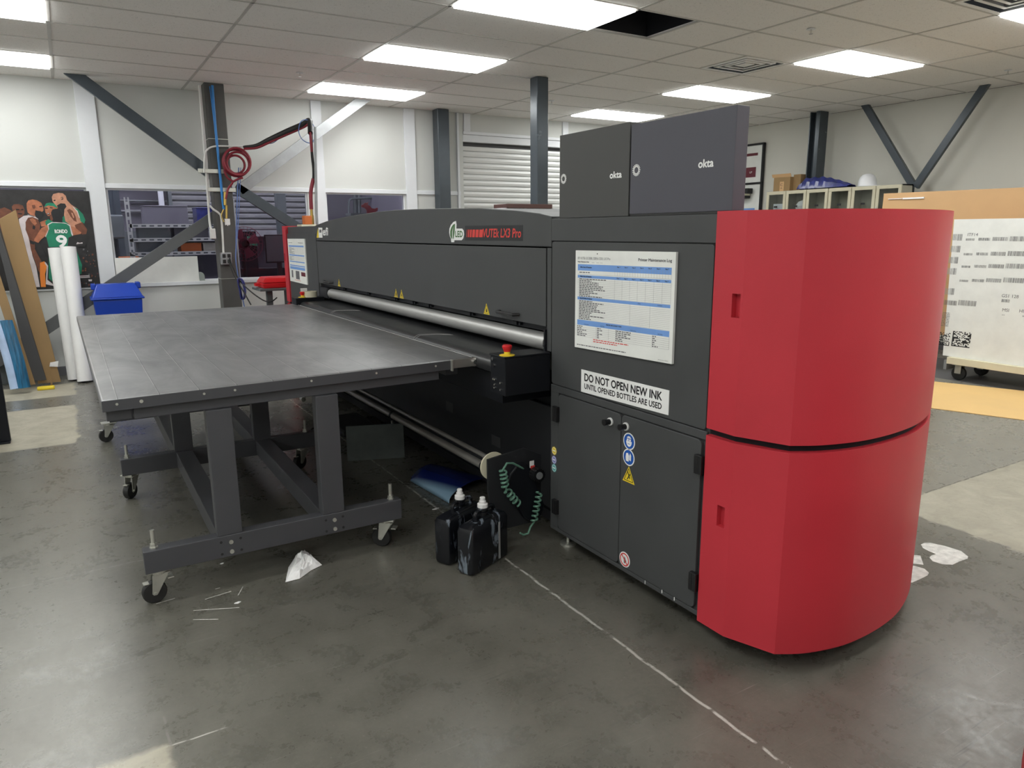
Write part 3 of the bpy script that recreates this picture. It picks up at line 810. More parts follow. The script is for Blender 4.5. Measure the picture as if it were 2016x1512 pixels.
b.build('steel_column', 'steel_paint', label='dark steel column at the right wall behind the lockers', cat='column', bevel=.003)
def brace(p, q, wd, dp, m_, label, axis='y', ext=(0, 0)):
    """steel channel from p to q, lying in a vertical plane"""
    p = Vector(p); q = Vector(q); d = (q - p).normalized(); p = p - d * ext[0]; q = q + d * ext[1]
    nrm = Vector((0, 1, 0)) if axis == 'y' else Vector((1, 0, 0))
    s_ = d.cross(nrm).normalized()
    g = MB(); t = .008
    def slab(a0, a1, b0, b1):
        g.hexa([p + s_ * a0 + nrm * b0, p + s_ * a1 + nrm * b0, p + s_ * a1 + nrm * b1, p + s_ * a0 + nrm * b1,
                q + s_ * a0 + nrm * b0, q + s_ * a1 + nrm * b0, q + s_ * a1 + nrm * b1, q + s_ * a0 + nrm * b1])
    h_ = wd / 2
    slab(-h_, h_, 0, t); slab(-h_, -h_ + t, t, dp); slab(h_ - t, h_, t, dp)
    g.build('steel_brace', m_, label=label, cat='brace', bevel=.002)
def line_y(a, b2, Y, z0, z1):
    p = sight(*a, 'y', Y); q = sight(*b2, 'y', Y); k = (q.x - p.x) / (q.z - p.z)
    return (p.x + (z0 - p.z) * k, Y, z0), (p.x + (z1 - p.z) * k, Y, z1)
p0, p1 = line_y((180, 170), (400, 331), 4.47, H, 2.13)
brace(p0, p1, .115, .05, 'steel_paint', 'dark diagonal brace running from the ceiling down to the pipe-laden column', ext=(.18, 0))
p0, p1 = line_y((470, 372), (590, 450), 4.47, 2.02, .9)
brace(p0, p1, .115, .05, 'steel_paint', 'dark diagonal brace going from the pipe-laden column down behind the printer')
p0, p1 = line_y((222, 560), (405, 438), 4.50, 0.0, 1.70)
brace(p0, p1, .115, .05, 'brace_sheen_grey', 'grey diagonal brace rising from the floor past the blue bin to the column')
p0, p1 = line_y((470, 376), (700, 207), 4.47, 1.98, H)
brace(p0, p1, .115, .05, 'galvanised', 'diagonal brace rising from the column to the ceiling, its shine painted as paler grey', ext=(0, .18))  # same painted steel as the others; the shine is put into this paler material
p = sight(1796, 362, 'x', 6.55); q = sight(1702, 208, 'x', 6.55)
brace((6.55, p.y, p.z - .02), (6.55, q.y, H), .085, .05, 'steel_paint', 'left arm of the V-shaped dark brace above the lockers', 'x', (.02, .12))
p = sight(1803, 362, 'x', 6.49); q = sight(1937, 171, 'x', 6.49)
brace((6.49, p.y, p.z - .02), (6.49, q.y, H), .085, .05, 'steel_paint', 'right arm of the V-shaped dark brace above the lockers', 'x', (.02, .12))
col_thing('steel_post', [(6.55, 6.60, 1.0, 1.08, 0, 2.05)], 'steel_paint', 'short steel post behind the lockers under the V-shaped brace')

# ------------------------------------------------------------------ pipes and hoses on the column
YC = 4.21
S = lambda x, y, Y=YC: tuple(sight(x, y, 'y', Y))
e = empty('conduit_assembly', (-.98, 4.2, 0), 'white conduit with strut clips and outlet box fixed on the broad grey column', 'conduit')
g = MB(); g.tube([S(392, 168, 4.24), S(402, 290, 4.24), S(410, 400, 4.24), S(413, 440, 4.24), S(417, 455, 4.22)], .012, 10, 4); g.build('pipe', 'white_pipe', e, smooth=True)
g = MB(); g.tube([S(394, 168, 4.255), S(405, 290, 4.255), S(413, 400, 4.255)], .008, 8); g.build('pipe', 'white_pipe', e, smooth=True)
g = MB(); g.tube([S(402, 340), S(403, 305), S(410, 293), S(425, 288), S(450, 288), S(492, 289)], .010, 8, 5); g.build('pipe', 'white_pipe', e, smooth=True)
g = MB(); g.tube([S(413, 405), S(420, 412), S(431, 420), S(436, 432), S(440, 498)], .011, 8, 5); g.build('pipe', 'white_pipe', e, smooth=True)
g = MB(); p = sight(419, 460, 'y', 4.20); g.box(p.x - .028, p.x + .028, 4.18, 4.24, p.z - .055, p.z + .055); g.build('junction_box', 'white_pipe', e, bevel=.008)
for (xa, xb, yy) in ((390, 440, 336), (410, 464, 373)):
    g = MB(); p = Vector(S(xa, yy, 4.235)); q = Vector(S(xb, yy, 4.235))
    g.box(p.x, q.x, 4.225, 4.258, p.z - .022, p.z + .022); o = g.build('strut_rail', 'zinc', e, bevel=.003)
p = sight(445, 509, 'y', 4.22)
g = MB(); g.box(p.x - .055, p.x + .055, 4.18, 4.26, p.z - .065, p.z + .065); bx = g.build('outlet_box', 'galvanised', e, bevel=.006)
g = MB()
for dx in (-.026, .026):
    for dz in (-.03, .03): g.box(p.x + dx - .017, p.x + dx + .017, 4.173, 4.18, p.z + dz - .02, p.z + dz + .02)
g.build('sockets', 'black_plastic', bx, bevel=.003)
p = sight(448, 438, 'y', 4.25)
g = MB(); poly(g, frame((p.x, 4.256, p.z), (1, 0, 0), (0, 0, 1)), [(-.028, .04), (.028, .04), (.028, -.02), (.018, -.03), (.008, -.025), (0, -.04), (-.01, -.025), (-.028, -.03)], 0, .003); g.build('white_tag', 'sticker_white', e)
g = MB()
for zz in (2.47, 1.03): g.ring((-.98, 4.36, zz), (0, 0, 1), .145, .143, .01, 4)
# wire ties as square loops
g = MB()
for py in (274, 549):
    zq = sight(440, py, 'y', 4.25).z
    for q in ((-1.083, -.877, 4.255, 4.26), (-1.083, -1.08, 4.26, 4.462), (-.88, -.877, 4.26, 4.462), (-1.083, -.877, 4.46, 4.463)): g.box(q[0], q[1], q[2], q[3], zq - .003, zq + .003)
g.build('wire_tie', 'zinc', e)
g = MB(); g.tube([S(418, 168), S(424, 250), S(432, 330), S(439, 400), S(441, 412)], .014, 10, 5); g.tube([S(413, 170), S(423, 255), S(431, 320)], .005, 6, 4)
g.build('blue_hose', 'blue_hose', label='bright blue air hose running down the front of the broad grey column', cat='hose', smooth=True)
g = MB(); g.tube([S(443, 378, 4.19), S(443, 404, 4.19)], .016, 10); g.tube([S(446, 404, 4.19), S(446, 430, 4.19)], .012, 10); g.tube([S(440, 412, 4.19), S(436, 425, 4.19), S(441, 437, 4.19)], .006, 8, 4)
g.build('hose_coupling', 'brass', label='brass hose coupling below the blue hose on the column', cat='coupling', smooth=True)
g = MB()
cc = Vector(S(467, 321, 4.14)); R1 = (Vector(S(497, 321, 4.14)) - Vector(S(438, 321, 4.14))).x / 2
for k_ in range(4):
    rr = R1 - .018 - .022 * (k_ % 3); ox = .012 * math.sin(k_ * 2.1); oz = .014 * math.cos(k_ * 1.7)
    g.tube([(cc.x + ox + rr * math.cos(t), 4.13 + .022 * k_, cc.z + oz + rr * 1.02 * math.sin(t)) for t in [2 * PI * i / 28 for i in range(28)]], .0125, 8, 0, True)
g.tube([S(441, 335, 4.16), S(448, 350, 4.16), S(458, 358, 4.16), S(449, 372, 4.18), S(444, 392, 4.18)], .0115, 8, 5)
g.tube([S(458, 358, 4.16), S(470, 352, 4.16), S(478, 350, 4.16)], .0115, 8, 4)
g.build('coiled_hose', 'red_hose', label='dark red hose coiled in a ring on the side of the broad grey column', cat='hose', smooth=True)
# hose arm running to the printer top
B = [Vector(S(480, 289, 4.16)), Vector(S(505, 287, 4.0)), Vector(S(530, 276, 3.9)), Vector(S(565, 260, 3.7)), Vector(S(597, 246, 3.45))]
T = sight(609, 238, 'y', 3.30); Dn = [sight(x, y, 'y', 3.12) for x, y in ((611, 262), (614, 300), (617, 330), (617, 352), (612, 378), (613, 412))]
e = empty('hose_bundle', (B[0].x, B[0].y, B[0].z - .1), 'bundle of dark hoses and cables arching from the column to the printer top', 'hose bundle')
g = MB(); g.tube(B + [T] + Dn[:1], lambda t: .012 + .022 * math.sin(min(1, t * 1.15) * PI * .8), 10, 5); g.build('sleeve', 'rubber', e, smooth=True)
g = MB(); g.tube([q + Vector((0, -.02, -.022)) for q in B] + [T + Vector((.0, -.01, -.03))] + Dn[:3], .013, 8, 5); g.build('red_hose', 'red_hose', e, smooth=True)
g = MB(); g.tube([T + Vector((.02, 0, 0))] + Dn[1:5], .014, 8, 5); g.build('black_hose', 'rubber', e, smooth=True)
g = MB(); g.tube(Dn[3:6], .019, 10, 4); g.build('red_hose_end', 'red_hose', e, smooth=True)
g = MB(); lp = [sight(x, y, 'y', 3.28) for x, y in ((592, 240), (588, 258), (594, 273), (606, 281), (616, 279), (620, 262), (616, 245), (604, 236))]
g.tube(lp, .0045, 6, 5, True)
g.tube([B[2] + Vector((0, -.03, -.02)), Vector(S(527, 282, 3.95)), Vector(S(540, 280, 3.85)), B[3] + Vector((0, -.03, .01))], .004, 6, 5)
g.build('thin_cable', 'blue_cable', e, smooth=True)
g = MB(); Pp = [sight(x, y, 'y', 3.08) for x, y in ((620, 250), (621, 300), (623, 420), (624, 450))]; g.tube([Pp[0], Pp[1], (Pp[2].x, Pp[2].y, Pp[2].z), (Pp[2].x, 3.08, 1.575)], .014, 8); g.build('support_pole', 'galvanised', e, smooth=True)
# blue cable down the column and to the floor
g = MB(); g.tube([S(470, 330, 4.2), S(468, 370, 4.2), S(466, 420, 4.2), S(465, 480, 4.2), S(468, 540, 4.15), (-.80, 4.1, .02)], .006, 6, 5); g.tube([S(474, 330, 4.2), S(471, 400, 4.2), S(467, 470, 4.2)], .004, 6, 4)
g.build('blue_cable', 'blue_cable', label='thin blue cable hanging down the right side of the broad grey column', cat='cable', smooth=True)
g = MB()
for k_ in range(3): g.tube([S(x + k_, y, 4.05 + .015 * k_) for x, y in ((468, 550), (476, 552), (481, 570), (480, 585), (475, 588), (472, 572))], .009, 8, 5, True)
g.build('hose_coil', 'navy_bag', label='small dark blue hose coil hanging low beside the broad grey column', cat='hose', smooth=True)
g = MB(); g.tube([S(452, 508, 4.17), S(458, 525, 4.15), S(472, 552, 4.1), S(495, 575, 3.9), S(520, 592, 3.7), S(535, 593, 3.5), S(545, 586, 3.4)], .007, 6, 6)
g.tube([S(450, 512, 4.16), S(460, 540, 4.1), S(480, 575, 4.0), S(494, 600, 3.9)], .007, 6, 6)
g.build('power_cord', 'rubber', label='black power cords sagging from the outlet box toward the printer', cat='cord', smooth=True)

# ------------------------------------------------------------------ PRINTER
PR = empty('flatbed_printer', (0.0, 0.23, 0), 'large dark grey wide-format printer with rounded red end covers', 'printer')
CY = 0.229
YS = -2.600; YN = 2 * CY - YS   # seams between grey cabinets and red ends
YA = -1.605; YZ = 2 * CY - YA   # inner ends of the grey cabinets
XBK = 0.66
ZT = 1.567; ZB = 0.085
# side cabinets
g = MB(); g.box(PX + .012, XBK, YS, YA, ZB, ZT); g.build('side_cabinet', 'panel_grey', PR, bevel=.006)
g = MB(); g.box(PX + .012, XBK, YZ, YN, ZB, ZT); g.build('side_cabinet', 'panel_grey', PR, bevel=.006)
def rpanel(mb, y0, y1, z0, z1, x0, x1, r=.012):
    n = 4; pts = []
    for (cy, cz, a0) in ((y1 - r, z1 - r, 0), (y0 + r, z1 - r, 90), (y0 + r, z0 + r, 180), (y1 - r, z0 + r, 270)):
        for k in range(n + 1):
            t = math.radians(a0 + 90 * k / n); pts.append((x1, cy + r * math.cos(t), cz + r * math.sin(t)))
    mb.prism(pts, (x0 - x1, 0, 0))
# upper panel right cabinet (top strip, big panel)
g = MB(); g.box(PX, PX + .012, YS + .004, YA, 1.47, ZT); g.build('top_strip', 'panel_grey', PR, bevel=.002)
g = MB(); rpanel(g, YS + .012, YA - .005, .812, 1.466, PX, PX + .012); g.build('upper_panel', 'panel_grey', PR, bevel=.002)
g = MB(); rpanel(g, YS + .025, -2.129, .108, .772, PX - .003, PX + .012, .02); dr1 = g.build('cabinet_door', 'panel_grey', PR, bevel=.002)
g = MB(); rpanel(g, -2.125, -1.672, .108, .772, PX - .003, PX + .012, .02); dr2 = g.build('cabinet_door', 'panel_grey', PR, bevel=.002)
for z0_, z1_ in ((.776, .808), (ZB, .104)):
    g = MB(); g.box(PX, PX + .012, YS + .004, YA, z0_, z1_); g.build('face_rail', 'panel_grey', PR, bevel=.002)
g = MB(); g.box(PX, PX + .012, -1.668, YA, .104, .776); g.build('face_post', 'panel_grey', PR, bevel=.002)
# far cabinet
g = MB(); rpanel(g, YZ + .01, YN - .01, .12, 1.50, PX, PX + .012); g.build('upper_panel', 'panel_grey', PR, bevel=.002)
# plinth in shadow
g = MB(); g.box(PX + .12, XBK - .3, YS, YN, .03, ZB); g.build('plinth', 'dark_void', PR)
# hinges
for (y, z, d) in ((-1.664, .675, dr2), (-1.664, .215, dr2), (-2.578, .683, dr1), (-2.578, .224, dr1)):
    g = MB(); g.box(PX - .022, PX - .003, y - .018, y - .002, z - .036, z + .036); g.box(PX - .022, PX - .003, y + .002, y + .018, z - .036, z + .036); g.cyl((PX - .014, y, z - .036), (PX - .014, y, z + .036), .007, 12)
    g.build('hinge', 'black_plastic', d, bevel=.002)
# knobs
for (y, z, d) in ((-2.058, .726, dr2), (-2.160, .728, dr1)):
    g = MB(); g.m('white_plastic'); g.cyl((PX - .003, y, z), (PX - .010, y, z), .017, 20); g.m('black_plastic'); g.cyl((PX - .010, y, z), (PX - .034, y, z), .012, 18); g.cyl((PX - .034, y, z), (PX - .040, y, z), .0135, 18)
    g.build('knob', None, d, smooth=True)
# scuffs on the door edges
g = MB()
for (y, z) in ((-2.30, .095), (-2.40, .10), (-2.47, .10)): g.box(PX - .0006, PX, y - .002, y + .002, z - .008, z + .008)
g.build('paint_chip', 'sticker_white', PR)
# stickers
def sticker_round(y, z, r, ring, fill, parent, glyph):
    f_ = FX(y, z, .003)
    g = MB(); g.m(ring); disc(g, f_, 0, 0, r, r, 0, .0008); g.m(fill); disc(g, f_, 0, 0, r * .86, r * .86, .0008, .0012)
    glyph(g, f_, r)
    g.build('sticker', None, parent)
def gl_goggles(g, f, r):
    g.m('sticker_white'); disc(g, f, 0, 0, r * .48, r * .62, .0012, .0016)
    g.m('sticker_blue'); rect(g, f, -r * .48, r * .48, r * .05, r * .36, .0016, .002)
    g.m('sticker_white'); disc(g, f, -r * .2, r * .18, r * .17, r * .12, .002, .0023); disc(g, f, r * .2, r * .18, r * .17, r * .12, .002, .0023)
    g.m('sticker_blue'); rect(g, f, -r * .2, r * .2, -r * .32, -r * .26, .0016, .002)
def gl_gloves(g, f, r):
    g.m('sticker_white'); poly(g, f, [(-r * .45, -r * .5), (r * .02, -r * .5), (r * .05, r * .2), (-r * .1, r * .5), (-r * .42, r * .42), (-r * .5, 0)], .0012, .0016)
    poly(g, f, [(r * .12, -r * .3), (r * .42, -r * .35), (r * .45, r * .3), (r * .25, r * .55), (r * .12, r * .2)], .0012, .0016)
sticker_round(-2.180, .669, .036, 'sticker_white', 'sticker_blue', dr1, gl_goggles)
sticker_round(-2.180, .601, .036, 'sticker_white', 'sticker_blue', dr1, gl_gloves)
def gl_prohib(g, f, r):
    g.m('ink_red'); g.ring(f(0, 0, .0016), (1, 0, 0), r * .86, r * .70, .0006, 28)
    g.m('ink_grey'); disc(g, f, r * .15, -r * .15, r * .2, r * .2, .0012, .0016); poly(g, f, [(-r * .1, -r * .5), (r * .08, -r * .5), (r * .2, r * .1), (0, r * .45), (-r * .12, r * .1)], .0012, .0015)
    g.m('ink_red'); poly(g, f, [(-r * .58, r * .46), (-r * .46, r * .58), (r * .58, -r * .46), (r * .46, -r * .58)], .0016, .002)
sticker_round(-2.172, .145, .034, 'sticker_white', 'sticker_white', dr1, gl_prohib)
for z, m_ in ((.486, 'yellow'), (.441, 'sticker_violet'), (.400, 'sticker_teal')):
    def gl_oct(g, f, r):
        g.m('sticker_white'); rect(g, f, -r * .6, r * .6, -r * .12, r * .12, .0012, .0015)
    f_ = FX(-1.636, z, .0)
    g = MB(); g.m(m_); disc(g, f_, 0, 0, .020, .021, 0, .001, 8); g.m('sticker_white'); g.ring(f_(0, 0, .0012), (1, 0, 0), .016, .0145, .0006, 20); rect(g, f_, -.010, .010, -.002, .003, .001, .0016)
    g.build('sticker', None, PR)
def tri_sticker(y, z, wdt, h_, off, parent, glyph):
    f_ = FX(y, z, off)
    g = MB(); g.m('yellow'); poly(g, f_, [(-wdt / 2, -h_ / 2), (wdt / 2, -h_ / 2), (0, h_ / 2)], 0, .0008)
    g.m('ink_black')
    for a_, b_ in (((-.40, -.40), (.40, -.40)), ((.40, -.40), (0, .36)), ((0, .36), (-.40, -.40))):
        p_ = Vector((a_[0] * wdt * .9, a_[1] * h_)); q_ = Vector((b_[0] * wdt * .9, b_[1] * h_)); n_ = (q_ - p_).normalized(); n_ = Vector((-n_.y, n_.x)) * wdt * .018
        poly(g, f_, [tuple(p_ - n_), tuple(q_ - n_), tuple(q_ + n_), tuple(p_ + n_)], .0008, .0012)
    if glyph == 'x':
        for s_ in (1, -1): poly(g, f_, [(-.14 * wdt, -.26 * h_ * s_ - .06 * h_), (-.08 * wdt, -.28 * h_ * s_ - .06 * h_), (.14 * wdt, .12 * h_ * s_ - .10 * h_), (.08 * wdt, .16 * h_ * s_ - .10 * h_)], .0008, .0012)
    else:
        poly(g, f_, [(-.10 * wdt, -.30 * h_), (.14 * wdt, -.30 * h_), (.10 * wdt, -.05 * h_), (.0, .08 * h_), (-.05 * wdt, -.1 * h_)], .0008, .0012)
    g.build('warning_sticker', None, parent)
tri_sticker(-2.183, .528, .076, .070, .003, dr1, 'x')
# gantry cover
top_pts = [(2.062, 1.572), (1.75, 1.602), (1.4, 1.623), (1.0, 1.638), (.55, 1.651), (.229, 1.654), (-.09, 1.651), (-.54, 1.643), (-.94, 1.632), (-1.29, 1.612), (-1.50, 1.594), (-1.604, 1.578)]
g = MB(); prf = [(PX, y, z) for y, z in top_pts] + [(PX, -1.604, 1.442), (PX, 2.062, 1.442)]
g.prism(prf, (1.0, 0, 0)); g.build('gantry_cover', 'panel_grey', PR, bevel=.004)
g = MB(); rpanel(g, -1.560, 2.058, 1.074, 1.436, PX, PX + .02, .006); vis = g.build('front_visor', 'panel_grey', PR, bevel=.002)
g = MB(); g.box(PX, PX + .02, -1.604, -1.570, .96, 1.438); g.build('visor_post', 'panel_grey', PR, bevel=.002)
for (ya, yb, z) in ((1.876, 1.647, 1.098), (-1.138, -1.323, 1.108)):
    g = MB(); g.tube([(PX - .001, ya, z), (PX - .028, ya - .012, z), (PX - .030, yb + .012, z), (PX - .001, yb, z)], .0085, 8, 0); g.build('handle', 'black_plastic', vis, smooth=True)
for y, z in ((1.492, 1.106), (.271, 1.106), (.173, 1.106), (-.992, 1.108)): tri_sticker(y, z, .064, .058, .0, vis, 'h')
# inner body behind the opening
g = MB(); g.box(PX + .13, XBK - .06, YA, YZ, .955, 1.44); g.build('inner_housing', 'black_metal', PR)
g = MB(); g.box(PX + .030, PX + .055, YA + .05, 2.05, 1.045, 1.12)
for y in (1.45, .9, .35, .05, -.2, -.75, -1.25):
    g.box(PX + .016, PX + .030, y - .02, y + .02, 1.048, 1.068); g.cyl((PX + .030, y - .05, 1.058), (PX + .014, y - .05, 1.058), .008, 10)
g.build('clamp_rail', 'black_metal', PR, bevel=.002)
g = MB(); g.cyl((PX + .030, -1.553, .996), (PX + .030, 1.79, .996), .042, 48); rl = g.build('roller', 'steel_roller', PR, smooth=True)
g = MB(); g.box(PX - .01, PX + .09, -1.568, -1.556, .95, 1.06); g.cyl((PX - .010, -1.562, .985), (PX - .014, -1.562, .985), .008, 14); g.build('roller_bracket', 'black_metal', PR, bevel=.002)
g = MB(); g.box(PX + .0, PX + .09, 1.795, 1.815, .95, 1.04); g.cyl((PX - .004, 1.805, .975), (PX, 1.805, .975), .008, 10); g.build('roller_bracket', 'black_metal', PR, bevel=.002)
g = MB(); g.box(PX, PX + .12, 1.84, 2.05, .95, 1.04); g.build('end_cover', 'panel_dark', PR, bevel=.004)
# conveyor
g = MB(); R_ = .045; cxx = -.805; zc = .928 - R_
prf = [(-.2, -1.40, .928)]
sec = [(-.20, .928)] + [(cxx - R_ * math.sin(t), zc + R_ * math.cos(t)) for t in [0, .3, .6, .9, 1.2, 1.57, 2.2, PI]] + [(-.20, zc - R_)]
g.prism([(x, -1.43, z) for x, z in sec], (0, 3.42, 0)); g.build('conveyor_belt', 'belt', PR, smooth=True)
g = MB(); g.box(-.79, -.20, -1.46, -1.432, .84, .932); g.box(-.79, -.2, 1.992, 2.02, .84, .932)
g.build('belt_side_rail', 'stainless', PR, bevel=.002)
g = MB(); g.box(-.80, -.30, -1.44, 1.99, .70, .836); g.build('conveyor_frame', 'black_metal', PR, bevel=.003)
# scuff arcs on the belt
g = MB()
for y0, s_ in ((-.52, 1.0), (-.55, 1.0), (1.05, 1), (1.02, 1)):
    pts = [(cxx - R_ * math.sin(t) - .0006, y0 + .02 * t, zc + R_ * math.cos(t) + .0006) for t in (1.1, .8, .5, .2)] + [(-.78, y0 - .01, .9287), (-.72, y0 - .03, .9287), (-.66, y0 - .09, .9287)]
    g.tube(pts, .0014, 4, 3)
g.build('scuff_mark', 'ink_line', PR)
# end boxes with emergency stops
for (y0, y1, sgn) in ((-1.60, -1.465, 1), (2 * CY + 1.465, 2 * CY + 1.60, -1)):
    g = MB(); g.box(-.877, PX, y0, y1, .775, .950); g.box(-.882, PX, y0 - .003, y1 + .003, .950, .958); bb = g.build('end_box', 'black_metal', PR, bevel=.003)
    if sgn == 1:
        for (y, z) in ((-1.49, .935), (-1.50, .905), (-1.495, .84), (-1.508, .84), (-1.56, .832), (-1.505, .815), (-1.56, .80), (-1.505, .80)):
            g = MB(); g.cyl((-.877, y, z), (-.882, y, z), .005 if z < .9 else .008, 12); g.build('bolt', 'chrome', bb, smooth=True)
    ex = -.845 if sgn == 1 else -.80; ey = -1.565 if sgn == 1 else 2.0
    es = MB(); es.m('yellow').lathe([(.036, 0), (.036, .003), (.030, .004), (.0145, .006), (.0145, .018)], (ex, ey, .958)); o = es.build('emergency_stop_base', None, bb, smooth=True)
    es = MB(); es.lathe([(.0150, .018), (.0165, .024), (.021, .034), (.0225, .038), (.0225, .045), (.019, .049), (.003, .050)], (ex, ey, .958)); es.build('emergency_stop', 'red_plastic', bb, smooth=True)
# skirts and dark machine belly
g = MB(); g.box(-.54, -.52, -1.600, .55, .12, .655); g.build('skirt_panel', 'panel_dark', PR, bevel=.003)
g = MB(); g.box(-.50, .5, .57, YZ, .09, .70); g.build('belly', 'panel_dark', PR, bevel=.003)
g = MB(); g.box(-.51, .5, -1.60, .56, .09, .70); g.build('belly', 'black_metal', PR)
for (y, z) in ((-.33, .42), (-.92, .34)):
    g = MB(); f_ = frame((-.54, y, z), (0, -1, 0), (0, 0, 1)); rect(g, f_, -.05, .05, -.03, .03, 0, .002); g.build('recessed_grip', 'panel_grey', PR)
# far levelling feet
for (x, y) in ((-.56, -1.66), (-.56, 2.15), (-.56, .62)):
    g = MB(); g.cyl((x, y, 0), (x, y, .012), .04, 20); g.cyl((x, y, .012), (x, y, .12), .010, 12); g.build('levelling_foot', 'zinc', PR, smooth=True)
# take-up shaft with spool end
bx_, bz_ = -.86, .395
g = MB()
for dx, dz, rr in ((-.016, -.012, .020), (.026, .014, .013)): g.cyl((bx_ + dx, -1.40, bz_ + dz), (bx_ + dx, 1.96, bz_ + dz), rr, 18)
g.build('takeup_bar', 'stainless', PR, smooth=True)
g = MB(); g.box(bx_ - .004, bx_ + .02, -1.40, 1.96, bz_ - .012, bz_ + .008); g.build('takeup_web', 'black_metal', PR)
g = MB()
for yy in (-1.385, -.2, .9): g.ring((bx_ - .016, yy, bz_ - .012), (0, 1, 0), .024, .018, .02, 20)
g.build('clamp_ring', 'black_metal', PR, smooth=True)
g = MB(); g.lathe([(.070, 0), (.070, .010), (.045, .014), (.045, .05), (.03, .055)], (bx_ + .005, -1.445, bz_), (0, 1, 0), 36); g.build('spool_flange', 'cream_plastic', PR, smooth=True)
for (y, s_) in ((-1.475, 1), (2.0, -1)):
    g = MB(); pl = [(-.905, .445), (-.70, .47), (-.60, .42), (-.60, .07), (-.86, .07), (-.905, .28)]
    g.prism([(x, y, z) for x, z in pl], (0, .012, 0)); g.build('takeup_bracket', 'panel_dark', PR, bevel=.002)
    g = MB(); pl = [(-.80, .36), (-.76, .40), (-.70, .40), (-.665, .33), (-.60, .16), (-.62, .11), (-.68, .09), (-.72, .12), (-.82, .30)]
    if s_ == 1: g.prism([(x, y - .035, z) for x, z in pl], (0, .034, 0)); g.build('gear_cover', 'black_metal', PR, bevel=.006)
    # foot wheel
    g = MB(); g.cyl((-.86, y - .03, .055), (-.86, y + .03, .055), .02, 16); g.cyl((-.86, y - .035, .055), (-.86, y - .03, .055), .009, 12); g.build('bracket_roller', 'zinc', PR, smooth=True)
g = MB(); g.m('black_plastic').cyl((-.665, -1.56, .345), (-.665, -1.515, .345), .032, 24); 
for k_ in range(16):
    t = 2 * PI * k_ / 16; g.box(-.665 + .031 * math.cos(t) - .003, -.665 + .031 * math.cos(t) + .003, -1.56, -1.52, .345 + .031 * math.sin(t) - .003, .345 + .031 * math.sin(t) + .003)
g.m('galvanised').cyl((-.665, -1.564, .345), (-.665, -1.56, .345), .018, 20); g.build('hand_wheel', None, PR)
g = MB(); g.m('sticker_white').box(-.69, -.665, -1.512, -1.511, .375, .41); g.m('ink_red').box(-.685, -.660, -1.5125, -1.512, .37, .385); g.build('sticker', None, PR)
def coil(a, b_, r, turns, wire, name):
    a = Vector(a); b_ = Vector(b_); d = (b_ - a); L_ = d.length; d.normalize(); e1 = d.orthogonal().normalized(); e2 = d.cross(e1)
    n = int(turns * 14); pts = []
    for i in range(n + 1):
        t = 2 * PI * turns * i / n; pts.append(a + d * (L_ * i / n) + e1 * (r * math.cos(t)) + e2 * (r * math.sin(t)))
    return pts
Sy = lambda x, y: sight(x, y, 'y', -1.53)
g = MB(); pts = [tuple(sight(1035, 925, 'y', -1.50)), tuple(Sy(1010, 912)), tuple(Sy(998, 912))] + coil(Sy(990, 925), Sy(995, 960), .016, 4.5, 0, '') + coil(Sy(998, 965), Sy(1020, 992), .016, 4, 0, '')
g.tube(pts, .0052, 6, 0); g.build('air_hose', 'green_hose', PR, smooth=True)
g = MB(); pts = coil(Sy(1062, 968), Sy(1051, 1028), .014, 6.5, 0, '') + [tuple(Sy(1044, 1038)), tuple(Sy(1040, 1050)), tuple(Sy(1030, 1053)), tuple(Sy(1024, 1049))]
g.tube(pts, .0052, 6, 0); g.build('air_hose', 'green_hose', PR, smooth=True)
# red end covers
plan = [(-.640, -2.602), (-.640, -2.731), (-.575, -2.905), (-.50, -2.948), (-.42, -2.976), (-.32, -2.996), (-.208, -3.000), (-.09, -2.992), (.03, -2.972), (.15, -2.935), (.27, -2.885), (.38, -2.825), (.49, -2.745), (.57, -2.67), (.62, -2.602)]
_P = plan; plan = list(_P[:3])
for i_ in range(2, len(_P) - 2):
    p0_, p1_, p2_, p3_ = _P[i_ - 1] if i_ > 2 else _P[i_], _P[i_], _P[i_ + 1], _P[i_ + 2]
    for k_ in range(1, 5):
        t = k_ / 4
        plan.append(tuple(0.5 * ((2 * p1_[a]) + (p2_[a] - p0_[a]) * t + (2 * p0_[a] - 5 * p1_[a] + 4 * p2_[a] - p3_[a]) * t * t + (3 * p1_[a] - p0_[a] - 3 * p2_[a] + p3_[a]) * t ** 3) for a in (0, 1)))
plan.append(_P[-1])
def red_cover(y_sign, z0, z1, notch):
    def Y(y): return y if y_sign > 0 else 2 * CY - y
    g = MB(); t_ = .0
    n = len(plan)
    g.prism([(x, Y(y), z0) for x, y in plan], (0, 0, z1 - z0))
    o = g.build('end_cover_upper' if z0 > .5 else 'end_cover_lower', 'red_paint', PR, bevel=.003)
    for p_ in o.data.polygons: p_.use_smooth = True
    o.data.set_sharp_from_angle(angle=.25)
    COVERS[('end_cover_upper' if z0 > .5 else 'end_cover_lower', y_sign)] = o
    return o
COVERS = {}
for s_ in (1, -1):
    red_cover(s_, .826, 1.575, 1.27); red_cover(s_, .075, .800, .52)
    Yf = (lambda y: y) if s_ > 0 else (lambda y: 2 * CY - y)
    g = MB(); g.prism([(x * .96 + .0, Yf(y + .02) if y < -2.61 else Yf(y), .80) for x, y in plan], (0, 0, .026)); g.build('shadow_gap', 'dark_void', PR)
    g = MB(); g.prism([(x * .9 + .0, Yf(y + .04) if y < -2.61 else Yf(y), .035) for x, y in plan], (0, 0, .04)); g.build('plinth', 'dark_void', PR)
